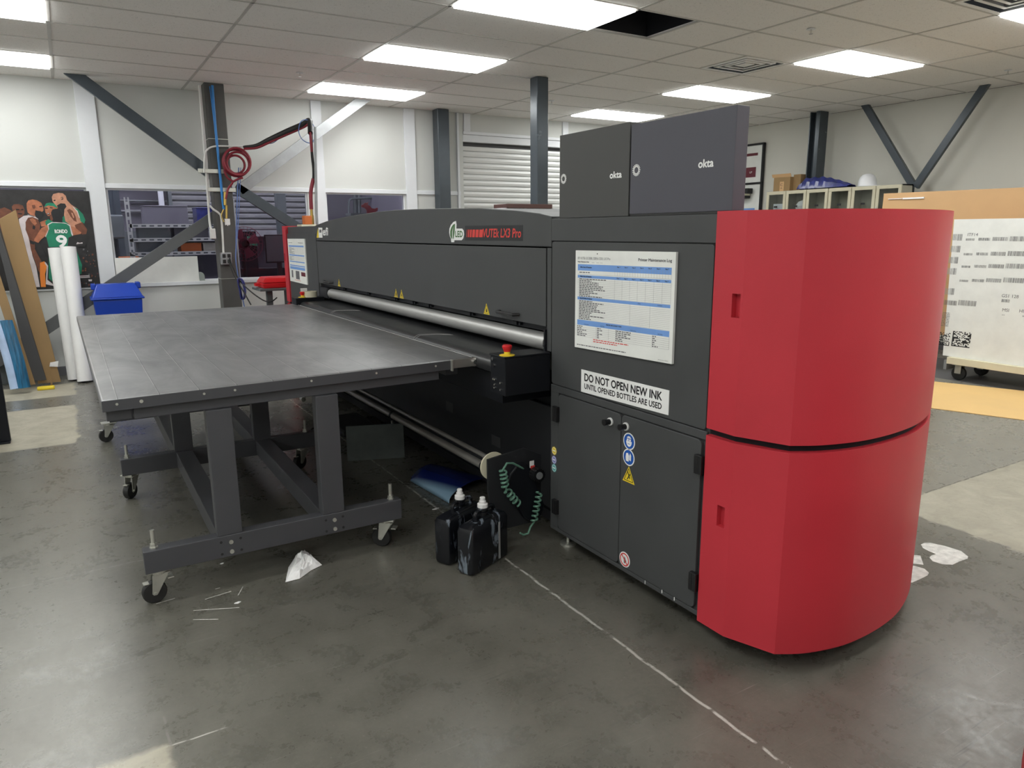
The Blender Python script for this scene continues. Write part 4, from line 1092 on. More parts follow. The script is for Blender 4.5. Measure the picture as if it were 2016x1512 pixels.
# grip slots: real recesses cut into the flat red face
def cut(o, q):
    c = MB(); c.box(*q); co = c.build('cutter', 'red_paint', PR)
    m = o.modifiers.new('cut', 'BOOLEAN'); m.object = co; m.solver = 'EXACT'; m.operation = 'DIFFERENCE'
    bv = [x for x in o.modifiers if x.type == 'BEVEL']
    for x in bv: o.modifiers.remove(x)
    bpy.context.view_layer.update()
    me = bpy.data.meshes.new_from_object(o.evaluated_get(bpy.context.evaluated_depsgraph_get()))
    o.modifiers.clear(); old = o.data; o.data = me; bpy.data.meshes.remove(old); bpy.data.objects.remove(co)
for s_ in (1, -1):
    for nm_, (y0, y1, z0, z1) in (('end_cover_upper', (-2.722, -2.686, 1.228, 1.307)), ('end_cover_lower', (-2.708, -2.672, .482, .560))):
        if s_ < 0: y0, y1 = 2 * CY - y1, 2 * CY - y0
        cut(COVERS[(nm_, s_)], (-.66, -.618, y0, y1, z0, z1))
# logos on the gantry
f_ = FX(0, 0)
def yz(x, y): p = sight(x, y, 'x', PX); return (-p.y, p.z)
g = MB(); L0 = [yz(x, y) for x, y in ((888.5, 474), (888.3, 470), (886, 465), (884.8, 458), (885.3, 450), (888, 443), (893, 437), (898, 435), (899, 442), (898.5, 450), (910, 450), (913, 454), (914, 461), (912.5, 469), (909, 473), (895, 473), (894.5, 477), (889, 477))]
g.m('sticker_white'); poly(g, f_, L0, 0, .0015)
g.m('sticker_green'); poly(g, f_, [yz(x, y) for x, y in ((889.5, 470), (887, 464), (887, 455), (889, 448), (892.5, 442.5), (896.3, 440.5), (896, 450), (895.3, 460), (893.5, 470))], .0015, .0022)
g.m('sticker_white'); poly(g, f_, [yz(x, y) for x, y in ((891, 470), (891, 456), (893, 447), (892, 456), (892.2, 470))], .0022, .0026)
a_, z_ = yz(897.2, 466.5); a2, _z = yz(911.5, 466.5); g.m('sticker_green'); put_text(g, f_, 'LED', a_, z_, .033, a2 - a_, .0018, bold=.0015)
g.build('led_logo', None, PR)
g = MB(); g.m('panel_dark'); q = [yz(915.5, 444.5), yz(1029.5, 443), yz(1029.5, 474.5), yz(915.5, 473.5)]; poly(g, f_, q, 0, .0006)
g.m('ink_red')
for (xa, xb) in ((918.8, 919.6), (921.5, 923.5), (925, 928.5), (930, 935), (936.5, 942), (943.5, 950.5)):
    g1 = yz(xa, 467); g2 = yz(xb, 467); h1 = yz(xa + 1, 452); h2 = yz(xb + 1, 452); poly(g, f_, [g1, g2, h2, h1], .0006, .0014)
a_, z_ = yz(951.5, 466.8); a2, _ = yz(1026, 466.8); put_text(g, f_, 'VUTEk LX3 Pro', a_, z_, .043, a2 - a_, .0012, shear=.15, bold=.0012)
g.build('name_badge', None, PR)
g = MB(); a_, z_ = yz(636, 463); a2, _ = yz(646.5, 463); g.m('sticker_white'); put_text(g, f_, 'efi', a_, z_, .062, a2 - a_, .0006, shear=.12, bold=.003)
q = [yz(627, 448), yz(634.5, 448.5), yz(635, 468), yz(628, 468)]; poly(g, f_, q, 0, .001); g.m('yellow'); poly(g, f_, [yz(623.7, 468), yz(628, 468), yz(626, 450)], 0, .001); g.m('ink_grey'); poly(g, f_, [yz(629, 452), yz(633, 452), yz(633, 458), yz(629, 458)], .001, .0014)
g.build('maker_badge', None, PR)

# printed signs on the printer --------------------------------------------------
def log_board(y0, y1, z0a, z1a, z0b, z1b, label, full=True):
    """framed maintenance chart; y0 is its left edge as seen, z0a/z1a heights there"""
    yc = (y0 + y1) / 2
    e = empty('maintenance_log_board', (PX, yc, min(z0a, z0b)), label, 'chart')
    wdt = y0 - y1
    fr0 = FX(y0, 0, 0)
    def fr(u, v, c=0.0):   # u 0..1, v 0..1 from the top
        zt_ = z1a + (z1b - z1a) * u; zb_ = z0a + (z0b - z0a) * u
        return fr0(u * wdt, zt_ + (zb_ - zt_) * v, c)
    g = MB(); g.prism([fr(0, 1), fr(1, 1), fr(1, 0), fr(0, 0)], fr(0, 0, .012) - fr(0, 0, 0)); g.build('board', 'white_board', e, bevel=.0015)
    C0 = .0123
    g = MB()
    def R(u0, u1, v0, v1, c=C0): g.add([fr(u0, v1, c), fr(u1, v1, c), fr(u1, v0, c), fr(u0, v0, c)], [(0, 1, 2, 3)])
    ft = lambda a, b2, c=0.0: fr(a, 1 - b2, c)
    hgt = (z1a - z0a)
    def T(t, u, v, h_, wd_, bold=0, al='L'): put_text(g, ft, t, u, 1 - v, h_, wd_, C0 + .0004, bold=bold, align=al)
    def lines(u0, u1, v0, v1, n, seedv, wmax=1.0):
        rr = random.Random(seedv)
        for i in range(n):
            v = v0 + (v1 - v0) * (i + .5) / n
            ln = (u1 - u0) * rr.uniform(.35, 1.0) * wmax
            u = u0
            while u < u0 + ln:
                wl = rr.uniform(.012, .035); R(u, min(u + wl, u0 + ln), v - .0045, v + .0045, C0 + .0003); u += wl + .006
    if full:
        g.m('ink_blue'); R(.03, .97, .137, .200); R(.03, .97, .246, .274); R(.03, .97, .467, .497); R(.03, .97, .703, .757)
        g.m('ink_line')
        for i in range(1): R(.03, .97, .236, .238)
        for i in range(11): v = .274 + .0172 * (i + 1); R(.03, .97, v, v + .0016)
        for i in range(12): v = .497 + .0166 * (i + 1); R(.03, .97, v, v + .0016)
        for i in range(6): v = .757 + .019 * (i + 1); R(.03, .97, v, v + .0016)
        for i in range(8): u = .44 + i * .0757; R(u, u + .0016, .274, .463, C0 + .0002)
        for i in range(22): u = .44 + i * .0252; R(u, u + .0012, .165, .236, C0 + .0002)
        for u in (.60, .79): R(u, u + .0018, .497, .697, C0 + .0002)
        for u in (.25, .385, .82, .03, .97): R(u, u + .0016, .757, .872, C0 + .0002)
        g.m('ink_grey')
        T('EFI VUTEk GS 2000, 3200 & 3250, LX3 Pro', .03, .088, .024, .36)
        T('Printer Maintenance Log', .67, .088, .026, .30, .001)
        T('Printer Maintenance Date:', .03, .118, .012, .13, .0008)
        for u in (.19, .24, .28): R(u, u + .03, .117, .119)
        g.m('ink_black')
        T('Shift at Start of Production', .06, .172, .013, .13, .0006)
        T('Daily at Start of Production', .06, .264, .013, .13, .0006)
        T('Every 30 Weeks of Production', .06, .486, .013, .14, .0006)
        for i in range(7):
            T('Day %d' % (i + 1), .478 + i * .0757, .157, .010, .030, .0005, 'C'); T('Day %d' % (i + 1), .478 + i * .0757, .264, .010, .030, .0005, 'C')
        T('Date', .69, .486, .011, .026, 0, 'C'); T('Initials', .88, .486, .011, .04, 0, 'C')
        T('PRINTER REPLACEMENT ITEMS', .44, .727, .011, .16, .0005, 'C')
        T('Description', .14, .748, .010, .055, 0, 'C'); T('EFI P/N', .32, .748, .010, .04, 0, 'C'); T('Description', .64, .748, .010, .055, 0, 'C'); T('EFI P/N', .89, .748, .010, .04, 0, 'C')
        g.m('ink_grey')
        lines(.05, .34, .204, .232, 1, 1); lines(.05, .36, .276, .466, 11, 2); lines(.05, .36, .499, .698, 12, 3)
        lines(.03, .16, .760, .872, 6, 4); lines(.26, .32, .760, .872, 6, 5); lines(.46, .64, .760, .872, 6, 6); lines(.82, .88, .760, .872, 6, 7)
        lines(.03, .86, .955, .975, 1, 9, 1.0); T('EFI Revision 10/2012', .88, .982, .009, .09)
        g.m('ink_red'); lines(.22, .74, .880, .898, 1, 10); lines(.22, .72, .900, .918, 1, 13)
        pass
        g.m('ink_black'); g.prism([fr(.25 + .004 * math.cos(t), .03 + .006 * math.sin(t), C0) for t in [i * PI / 4 for i in range(8)]], fr(0, 0, .001) - fr(0, 0, 0))
    else:
        g.m('ink_blue'); R(.06, .94, .15, .185); R(.06, .94, .36, .39); R(.06, .94, .51, .535); R(.06, .94, .60, .625); R(.06, .94, .64, .70)
        g.m('ink_line')
        for i in range(8): v = .20 + .018 * i; R(.06, .94, v, v + .002)
        for i in range(5): v = .41 + .018 * i; R(.06, .94, v, v + .002)
        g.m('ink_grey'); lines(.08, .4, .19, .35, 8, 21); lines(.08, .35, .40, .50, 5, 22); T('Maintenance', .64, .10, .022, .28, .001); lines(.06, .45, .07, .11, 1, 25)
        R(.13, .22, .73, .90); R(.38, .60, .73, .92); g.m('maroon'); R(.70, .94, .74, .83)
        g.m('ink_red'); lines(.3, .75, .93, .96, 1, 24)
    g.build('printed_chart', None, e, recalc=False)
log_board(-1.807, -2.417, 1.011, 1.431, 1.027, 1.437, 'white printer maintenance log chart on the right grey cabinet above the ink notice')
pA = sight(565, 473, 'x', PX); pB = sight(603, 470, 'x', PX); pC = sight(571, 552, 'x', PX); pD = sight(608, 562, 'x', PX)
log_board(3.0, 2.40, 1.04, 1.452, 1.035, 1.455, 'small white maintenance chart on the far left printer cabinet', False)
# DO NOT OPEN notice
e = empty('ink_notice_sign', (PX, -2.12, .815), 'white notice in black capitals about opened ink bottles, above the cabinet doors', 'sign')
f_ = FX(-1.846, .815)
g = MB(); g.prism([f_(0, 0), f_(.554, .012), f_(.554, .108), f_(0, .101)], f_(0, 0, .003) - f_(0, 0, 0)); g.build('plate', 'sticker_white', e, bevel=.0008)
g = MB(); f2 = frame(f_(0, 0, .0032), (0, -.554, .010), (0, 0, 1)); fT = lambda a, b2, c=0.0: f_(a, b2 + a * .016, c)
put_text(g, fT, 'DO NOT OPEN NEW INK', .026, .054, .033, .490, .0033, bold=.0014)
put_text(g, fT, 'UNTIL OPENED BOTTLES ARE USED', .026, .019, .0235, .490, .0033, bold=.0009)
g.build('lettering', 'ink_black', e, recalc=False)

# grey fair panels standing on the printer ------------------------------------
def burst(g, f_, a, b2, r, c=.0008):
    for k_ in range(18):
        t = 2 * PI * k_ / 18; dt = .105
        poly(g, f_, [(a + r * rr * math.cos(t + d * (1.0 if rr > .7 else 1.0)), b2 + r * rr * math.sin(t + d)) for rr, d in ((.60, -dt), (1.0, -dt * .95), (1.0, dt * .95), (.60, dt))], 0, c)
    g.ring(f_(a, b2, c / 2), (1, 0, 0), r * .64, r * .52, c, 36)
def fair_panel(y0, y1, x0, x1, z0, z1, m_, label, r_, lgy, lgz, ty, tz, th, tw):
    e = empty('display_panel', ((x0 + x1) / 2, (y0 + y1) / 2, z0), label, 'panel')
    g = MB(); g.box(x0, x1, y1, y0, z0, z1); g.build('board', m_, e, bevel=.002)
    fx = frame((x0, 0, 0), (0, -1, 0), (0, 0, 1))
    g = MB(); burst(g, fx, -lgy, lgz, r_); put_text(g, fx, 'okta', -ty, tz, th, tw, .0008, bold=.0013, align='C'); g.build('lettering', 'sticker_white', e, recalc=False)
    return e
fair_panel(-1.660, -2.128, PX + .004, PX + .06, 1.568, 1.918, 'okta_black', 'dark grey boxed panel with white sunburst mark, nearer the gantry, standing on the printer', .021, -1.691, 1.735, -2.048, 1.717, .025, .072)
fair_panel(-2.140, -2.655, PX, PX + .058, 1.5755, 1.905, 'okta_navy', 'large navy-grey boxed panel with white sunburst mark, standing over the red corner', .022, -2.175, 1.737, -2.531, 1.722, .026, .068)
g = MB(); g.box(PX + .002, PX + .055, -2.598, -2.142, 1.568, 1.5755); g.build('spacer_strip', 'black_plastic', label='thin black strip under the navy-grey boxed panel', cat='strip')

# things on the far end box: tape roll, paper, and fittings on the cabinet top
p = sight(611, 583, 'z', .958)
zb = .958
g = MB(); g.ring((-.73, 1.99, zb + .025), (0, 0, 1), .055, .040, .05, 36); g.build('tape_roll', 'tape_beige', label='beige roll of masking tape on the far end box beside the red stop button', cat='tape', smooth=True)
g = MB(); g.prism([(-.80, 2.045, zb), (-.74, 2.05, zb), (-.74, 2.058, zb + .075), (-.80, 2.052, zb + .075)], (0, .001, 0)); g.build('paper_note', 'paper', label='small white note standing behind the masking tape roll', cat='note')
zt = 1.5675
p = sight(606, 437, 'y', 2.95)
g = MB(); g.box(p.x - .045, p.x + .03, 2.9, 2.99, zt + .02, zt + .105); g.build('pressure_regulator', 'orange', label='yellow-orange regulator box on top of the far printer cabinet', cat='regulator', bevel=.008)
g = MB(); g.box(p.x - .09, p.x + .06, 2.86, 3.02, zt, zt + .02); g.build('cream_tray', 'cream_plastic', label='flat cream plate under the orange regulator on the far cabinet', cat='plate', bevel=.004)
q = Dn[-1]
g = MB(); g.tube([q + Vector((0, 0, .02)), q - Vector((0, 0, .06))], .014, 10); g.tube([q - Vector((0, 0, .06)), (q.x, q.y, zt + .01)], .02, 8); g.build('brass_fitting', 'brass', label='brass fitting at the lower end of the red hose above the far cabinet', cat='fitting', smooth=True)
# mahogany board and white box beyond the gantry
pa = sight(998, 405, 'y', 1.6); pb = sight(1086, 405, 'y', 1.6)
g = MB(); pt_ = sight(998, 401, 'y', 1.6).z; pb_ = sight(998, 409.5, 'y', 1.6).z; g.box(pa.x - .05, pb.x + .25, 1.62, 1.9, 0.0, pb_); g.build('white_cabinet', 'trim_white', label='white cabinet behind the gantry carrying the dark wooden slab', cat='cabinet', bevel=.004)
g = MB(); g.box(pa.x, pb.x + .01, 1.60, 1.85, pb_, pt_); g.build('wooden_slab', 'mahogany', label='dark reddish wooden slab lying on the white cabinet behind the gantry', cat='board', bevel=.004)

# ------------------------------------------------------------------ EXTENSION TABLE
TB = empty('extension_table', (-1.66, .43, 0), 'long dark grey wheeled extension table with metal top in front of the printer', 'table')
NLc, NRc, FRc, FLc = Vector((-2.47, -1.25, .893)), Vector((-.862, -1.25, .906)), Vector((-.862, 2.06, .901)), Vector((-2.51, 2.13, .895))
TH = .044
def top_z(x, y):
    u = (x + 2.49) / 1.63; v = (y + 1.25) / 3.35
    return (1 - v) * ((1 - u) * NLc.z + u * NRc.z) + v * ((1 - u) * FLc.z + u * FRc.z)
g = MB(); dn = Vector((0, 0, -TH))
g.hexa([NLc + dn, NRc + dn, FRc + dn, FLc + dn, NLc, NRc, FRc, FLc]); g.build('tabletop', 'table_metal', TB, bevel=.010, seg=3)
g = MB(); e1 = Vector((0, -.004, 0))
a0 = NLc + Vector((.004, 0, -.004)); a1 = Vector((-.975, -1.25, .9045 - .004)); 
g.hexa([a0 + dn + e1, a1 + dn + e1, a1 + dn - e1 * 0, a0 + dn, a0 + e1, a1 + e1, a1, a0]); eb = g.build('edge_plate', 'frame_grey', TB, bevel=.0012)
g = MB()
for (x, big) in ((-2.415, 0), (-2.33, 1), (-2.10, 0), (-1.98, 0), (-1.66, 0), (-1.36, 0), (-1.06, 0)):
    z = top_z(x, -1.25) - .022; g.cyl((x, -1.2545, z), (x, -1.2560, z), .007 if big else .005, 14)
g.build('screw', 'zinc', eb, smooth=True)
g = MB(); g.hexa([(-.8625, -1.249, .9055), (-.8605, -1.249, .9055), (-.8605, 2.058, .9005), (-.8625, 2.058, .9005), (-.8635, -1.249, .9075), (-.8605, -1.249, .9075), (-.8605, 2.058, .9025), (-.8635, 2.058, .9025)]); g.build('worn_edge', 'paper', TB)
g = MB(); g.box(-.972, -.83, -1.262, -1.254, .862, .905); st = g.build('stainless_tongue', 'stainless', TB, bevel=.001)
g = MB(); g.box(-.980, -.972, -1.268, -1.250, .850, .905); g.build('end_tab', 'zinc', TB, bevel=.001)
g = MB()
for (x, z, r_) in ((-.855, .885, .010), (-.842, .893, .012)): g.cyl((x, -1.262, z), (x, -1.275, z), r_, 16)
g.build('bolt', 'chrome', TB, smooth=True)
g = MB(); fz = lambda x: top_z(x, -1.2) - TH - .001
def beam(x0, x1, y0, y1, dz, nm, m_='frame_grey'):
    g = MB(); g.hexa([(x0, y0, fz(x0) - dz), (x1, y0, fz(x1) - dz), (x1, y1, fz(x1) - dz), (x0, y1, fz(x0) - dz), (x0, y0, fz(x0)), (x1, y0, fz(x1)), (x1, y1, fz(x1)), (x0, y1, fz(x0))])
    g.build(nm, m_, TB, bevel=.003)
beam(-2.36, -1.03, -1.225, -1.165, .052, 'under_beam')
beam(-2.455, -2.365, -1.215, 2.06, .050, 'side_beam')
beam(-.965, -.895, -1.16, 2.0, .050, 'side_beam')
beam(-2.36, -1.03, .19, .25, .052, 'under_beam')
beam(-2.36, -1.03, 1.60, 1.66, .052, 'under_beam')
RZ0, RZ1 = .147, .245
YR = (-1.25, .185, 1.60)
for yi, yr in enumerate(YR):
    g = MB(); g.box(-2.388, -1.262, yr, yr + .06, RZ0, RZ1); fr_ = g.build('foot_rail', 'frame_grey', TB, bevel=.003)
    for xc in (-2.05, -1.595):
        for (dx, dz, r_) in ((0, .066, .009), (0, .022, .009)):
            g = MB(); g.cyl((xc + dx, yr, RZ0 + dz), (xc + dx, yr - .006, RZ0 + dz), r_, 14); g.build('bolt', 'zinc', fr_, smooth=True)
    g = MB()
    for xc in (-2.05, -1.595):
        for (dx, dz, r_) in ((-.040, .072, .006), (.040, .074, .006), (-.040, .018, .006), (.040, .020, .006)): g.cyl((xc + dx, yr, RZ0 + dz), (xc + dx, yr - .0008, RZ0 + dz), r_, 12)
    g.build('bolt_hole', 'ink_black', fr_)
    for xc in (-2.05, -1.595):
        g = MB(); g.box(xc - .051, xc + .051, yr + .002, yr + .062, RZ1, fz(xc) - .052); g.build('leg', 'frame_grey', TB, bevel=.003)
for xc in (-2.05, -1.595):
    for (ya, yb_) in ((-1.188, .185), (.245, 1.60)):
        g = MB(); g.box(xc - .045, xc + .045, ya, yb_, RZ0 + .005, RZ1 - .002); g.build('stretcher', 'frame_grey', TB, bevel=.003)
def caster(x, y, ang, root):
    M_ = Matrix.Translation((x, y, 0)) @ Matrix.Rotation(ang, 4, 'Z')
    def P(a, b2, c): return M_ @ Vector((a, b2, c))
    g = MB(); g.box(-.048, .048, -.036, .036, RZ0 - .008, RZ0 - .0005, M_); g.cyl(P(0, 0, RZ0 - .02), P(0, 0, RZ0 - .008), .03, 20); c = g.build('caster', 'zinc', root, bevel=.001)
    off = -.026
    g = MB()
    for s_ in (-1, 1):
        g.prism([P(a, s_ * .021, z) for a, z in ((-.030, RZ0 - .02), (.030, RZ0 - .02), (.028, RZ0 - .03), (off + .012, .046), (off + .006, .038), (off - .006, .038), (off - .012, .046))], P(0, s_ * .003, 0) - P(0, 0, 0))
    g.box(-.024, .037, -.024, .024, RZ0 - .024, RZ0 - .019, M_)
    g.cyl(P(off, -.028, .048), P(off, .028, .048), .006, 12); g.build('fork', 'zinc', c, bevel=.0008)
    g = MB(); g.m('rubber').lathe([(.036, -.016), (.044, -.016), (.048, -.011), (.048, .011), (.044, .016), (.036, .016), (.034, .006), (.012, .006)], P(off, 0, .048), P(0, 1, 0) - P(0, 0, 0), 32)
    g.m('black_plastic').cyl(P(off, -.010, .048), P(off, .010, .048), .035, 24)
    g.build('wheel', None, c, smooth=True)
    g = MB(); g.box(-.066, -.044, -.014, .014, .088, .093, M_); g.build('brake_pedal', 'zinc', c, bevel=.001)
    g = MB(); g.box(.028, .052, -.02, .02, .095, .100, M_); g.build('lock_tab', 'zinc', c, bevel=.001)
CAS = [(-2.335, -1.20, .10), (-1.325, -1.20, -.7), (-2.34, .235, .9), (-1.345, .235, .5), (-2.395, 1.63, .1), (-1.32, 1.63, .2)]
for (x, y, a_) in CAS: caster(x, y, a_, TB)
for (x, y) in ((-2.345, -1.218), (-1.305, -1.218), (-2.352, .217), (-1.32, .217), (-2.35, 1.632), (-1.30, 1.632)):
    g = MB(); g.cyl((x, y, RZ1), (x, y, RZ1 + .006), .017, 6); g.cyl((x, y, RZ1 + .006), (x, y, RZ1 + .020), .0135, 6); g.cyl((x, y, RZ1 + .020), (x, y, RZ1 + .078), .0085, 12); g.build('levelling_bolt', 'zinc', TB, smooth=False)
g = MB(); p = sight(269, 625, 'z', .897); g.box(-2.22, -2.14, 1.955, 1.962, top_z(-2.18, 1.96), top_z(-2.18, 1.96) + .0008); g.build('slot_mark', 'ink_black', TB)

# ------------------------------------------------------------------ bottles
def bottle(x, y, ang, label):
    e = empty('ink_bottle', (x, y, 0), label, 'bottle', 'black ink canisters on the floor')
    M_ = Matrix.Translation((x, y, 0)) @ Matrix.Rotation(ang, 4, 'Z')
    W, T_, Hb = .285, .092, .232
    # rounded slab body lofted through z
    g = MB(); n = 6; rings = []
    def loop(w_, t_, r_):
        pts = []
        for (cx, cy, a0) in ((w_ / 2 - r_, t_ / 2 - r_, 0), (-w_ / 2 + r_, t_ / 2 - r_, 90), (-w_ / 2 + r_, -t_ / 2 + r_, 180), (w_ / 2 - r_, -t_ / 2 + r_, 270)):
            for k in range(n): t = math.radians(a0 + 90 * k / (n - 1)); pts.append((cx + r_ * math.cos(t), cy + r_ * math.sin(t)))
        return pts
    lv = [(W - .03, T_ - .03, .012, .001), (W - .008, T_ - .008, .018, .008), (W, T_, .02, .020), (W, T_, .02, Hb - .030), (W - .012, T_ - .010, .02, Hb - .010), (W - .05, T_ - .034, .016, Hb), (.10, .05, .016, Hb + .004), (.050, .042, .018, Hb + .012)]
    vs = []; fs = []; 
    for w_, t_, r_, z in lv: vs += [M_ @ Vector((px, py, z)) for px, py in loop(w_, t_, r_)]
    N = 4 * n
    for k in range(len(lv) - 1):
        for i in range(N): fs.append((k * N + i, k * N + (i + 1) % N, (k + 1) * N + (i + 1) % N, (k + 1) * N + i))
    fs += [tuple(range(N - 1, -1, -1)), tuple(range((len(lv) - 1) * N, len(lv) * N))]
    g.add(vs, fs); g.build('body', 'bottle_black', e, smooth=True)
    g = MB(); c = M_ @ Vector((0, 0, 0))
    g.lathe([(.020, Hb + .010), (.020, Hb + .022), (.026, Hb + .024), (.026, Hb + .030), (.020, Hb + .032), (.020, Hb + .040), (.027, Hb + .042), (.027, Hb + .048), (.018, Hb + .05)], c); g.build('neck', 'bottle_black', e, smooth=True)
    g = MB(); g.lathe([(.024, Hb + .050), (.024, Hb + .066), (.021, Hb + .068), (.016, Hb + .070), (.016, Hb + .080), (.0125, Hb + .082), (.0125, Hb + .096), (.010, Hb + .098)], c); g.build('cap', 'white_plastic', e, smooth=True)
    g = MB(); g.tube([M_ @ Vector(q) for q in ((-.055, 0, Hb + .002), (-.055, 0, Hb + .030), (-.030, 0, Hb + .040), (.030, 0, Hb + .040), (.075, 0, Hb + .034), (.085, 0, Hb + .003))], .0095, 8, 4); g.build('handle', 'bottle_black', e, smooth=True)
    g = MB(); z0 = .015
    for dx in (.06, .068): g.tube([M_ @ Vector((dx, -T_ / 2 - .0004, z0)), M_ @ Vector((dx, -T_ / 2 - .0004, Hb - .035))], .0018, 5)
    g.build('dried_drip', 'ink_line', e)
bottle(-1.020, -1.628, .42, 'black plastic canister with white cap, nearer one, streaked with dried ink')
bottle(-1.060, -1.478, .42, 'black plastic canister with white cap, standing behind the ink-streaked one')

# ------------------------------------------------------------------ floor litter
# crumpled tissue
pts = [sight(x, y, 'z', 0) for x, y in ((562, 1147), (568, 1118), (585, 1092), (606, 1088), (622, 1106), (634, 1113), (612, 1124), (590, 1140))]
c0 = sum(pts, Vector()) / len(pts)
g = MB(); rr = random.Random(3); vs = [c0 + Vector((0, 0, .030))]; NR = 5; NP = 24
def edge(t):
    f = t * len(pts); i = int(f) % len(pts); k = f - int(f); return pts[i].lerp(pts[(i + 1) % len(pts)], k)
for r_ in range(1, NR + 1):
    for i in range(NP):
        e_ = edge(i / NP); p_ = c0.lerp(e_, r_ / NR); h_ = (1 - (r_ / NR) ** 1.6) * .042 * (0.6 + .8 * rr.random()) + (.002 if r_ == NR else .004 + .012 * rr.random())
        vs.append(Vector((p_.x, p_.y, h_)))
fs = [(0, 1 + i, 1 + (i + 1) % NP) for i in range(NP)]
for r_ in range(NR - 1):
    for i in range(NP):
        a_ = 1 + r_ * NP + i; b_ = 1 + r_ * NP + (i + 1) % NP; fs.append((a_, a_ + NP, b_ + NP, b_))
g.add(vs, fs); g.build('crumpled_tissue', 'paper', label='crumpled white tissue on the floor beneath the near edge of the table', cat='tissue', solid=.0012)
for k_, (x, y, sx, sy, lab) in enumerate(((468, 1187, .014, .007, 'tiny white paper scrap on the floor right of the nearest caster'), (437, 1110, .009, .006, 'tiny pinkish paper scrap on the floor under the near foot rail'), (858, 1002, .022, .01, 'small torn tape scrap on the floor joint behind the canisters'), (488, 829, .010, .008, 'small white scrap on the floor seen between the table legs'))):
    p = sight(x, y, 'z', 0); g = MB(); g.prism([(p.x - sx, p.y, .0), (p.x, p.y - sy, .0), (p.x + sx, p.y + .2 * sy, .0), (p.x + .3 * sx, p.y + sy, .0)], (0, 0, .003)); g.build('paper_scrap', 'paper', label=lab, cat='scrap', group='small scraps on the floor')
g = MB()
for (xa, ya, xb_, yb2) in ((404, 1180, 455, 1164), (307, 1189, 344, 1178), (381, 1202, 471, 1196), (424, 1160, 433, 1157), (380, 1220, 430, 1219), (469, 1172, 478, 1155)):
    A = sight(xa, ya, 'z', 0); B_ = sight(xb_, yb2, 'z', 0); n_ = (B_ - A).normalized(); n_ = Vector((-n_.y, n_.x, 0)) * .0022
    g.prism([A - n_ * .4, B_ - n_, B_ + n_ * .6, A + n_], (0, 0, .0004))
g.build('scrape_marks', 'decal_white', label='pale scrape marks on the floor around the nearest table caster', cat='scratches', kind='stuff')
# worn white floor decals at right
def decal(px, label):
    g = MB(); g.prism([sight(x, y, 'z', 0) for x, y in px], (0, 0, .0008)); g.build('floor_decal', 'decal_white', label=label, cat='floor marking', group='worn white floor markings')
decal([(1813, 1072), (1820, 1069), (1832, 1069), (1860, 1075), (1892, 1085), (1906, 1096), (1905, 1100), (1890, 1105), (1875, 1112), (1855, 1111), (1836, 1105), (1830, 1098), (1833, 1094), (1843, 1091), (1830, 1086), (1817, 1079)], 'worn white floor marking, the larger one farthest from the red cover')
decal([(1786, 1092), (1800, 1093), (1812, 1094), (1815, 1103), (1818, 1112), (1800, 1110), (1784, 1109)], 'small worn white floor strip between the two rounded markings')
decal([(1780, 1114), (1800, 1114), (1820, 1120), (1829, 1128), (1826, 1133), (1812, 1140), (1796, 1147), (1778, 1146)], 'worn white rounded floor marking touching the red cover outline')
# curled blue film behind the bottles
g = MB()
nu, nv = 30, 16
F0 = sight(808, 948, 'z', 0); B0 = sight(838, 921, 'z', 0); F1 = sight(884, 992, 'z', 0); B1 = sight(966, 950, 'z', 0)
def film(u, v):
    f = F0.lerp(F1, u); b_ = B0.lerp(B1, u)
    t = v * PI; k = .5 - .5 * math.cos(t)
    p = f.lerp(b_, k)
    hgt = (.085 + .03 * u - .045 * u * u) * (min(1, u * 5 + .12) ** .5)
    return Vector((p.x, p.y, .003 + hgt * math.sin(t) ** .8 * (1 - .25 * k) if 0 < v < 1 else .003))
g.grid(film, nu, nv)
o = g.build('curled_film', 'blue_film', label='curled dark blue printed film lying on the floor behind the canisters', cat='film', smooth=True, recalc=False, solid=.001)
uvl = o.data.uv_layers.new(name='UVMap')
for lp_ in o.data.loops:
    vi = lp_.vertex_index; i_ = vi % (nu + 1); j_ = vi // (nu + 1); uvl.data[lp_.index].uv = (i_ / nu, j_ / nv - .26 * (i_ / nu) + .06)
# grey-green board on the floor
pa = sight(684, 908, 'z', 0); pb = sight(797, 901, 'z', 0)
d_ = (pb - pa).normalized(); n_ = Vector((-d_.y, d_.x, 0))
g = MB(); hh = .235
g.prism([pa, pb, pb + Vector((0, 0, hh)) + n_ * .03, pa + Vector((0, 0, hh)) + n_ * .03], n_ * .012); g.build('scratched_board', 'board_grey_green', label='scratched grey-green board standing on the floor under the printer', cat='board', bevel=.002)
g = MB(); p = sight(690, 815, 'z', .04); g.box(-.9, -.60, .75, 1.3, 0, .05); g.build('dark_rag', 'rubber', label='dark flat bundle on the floor beneath the printer beyond the board', cat='bundle', bevel=.02)
g = MB(); 
for k_ in range(2): g.tube([(-.98 + .09 * math.cos(t), .95 + .05 * k_ + .11 * math.sin(t), .008 + .012 * k_) for t in [i * PI / 8 for i in range(16)]], .006, 6, 0, True)
g.tube([(-.95, 1.05, .01), (-.9, 1.3, .02), (-.86, 1.7, .2), (-.80, 1.9, .4), (-.75, 1.95, .70)], .006, 6, 6)
g.build('floor_cable', 'rubber', label='black cable coil on the floor under the far end of the printer', cat='cable', smooth=True)

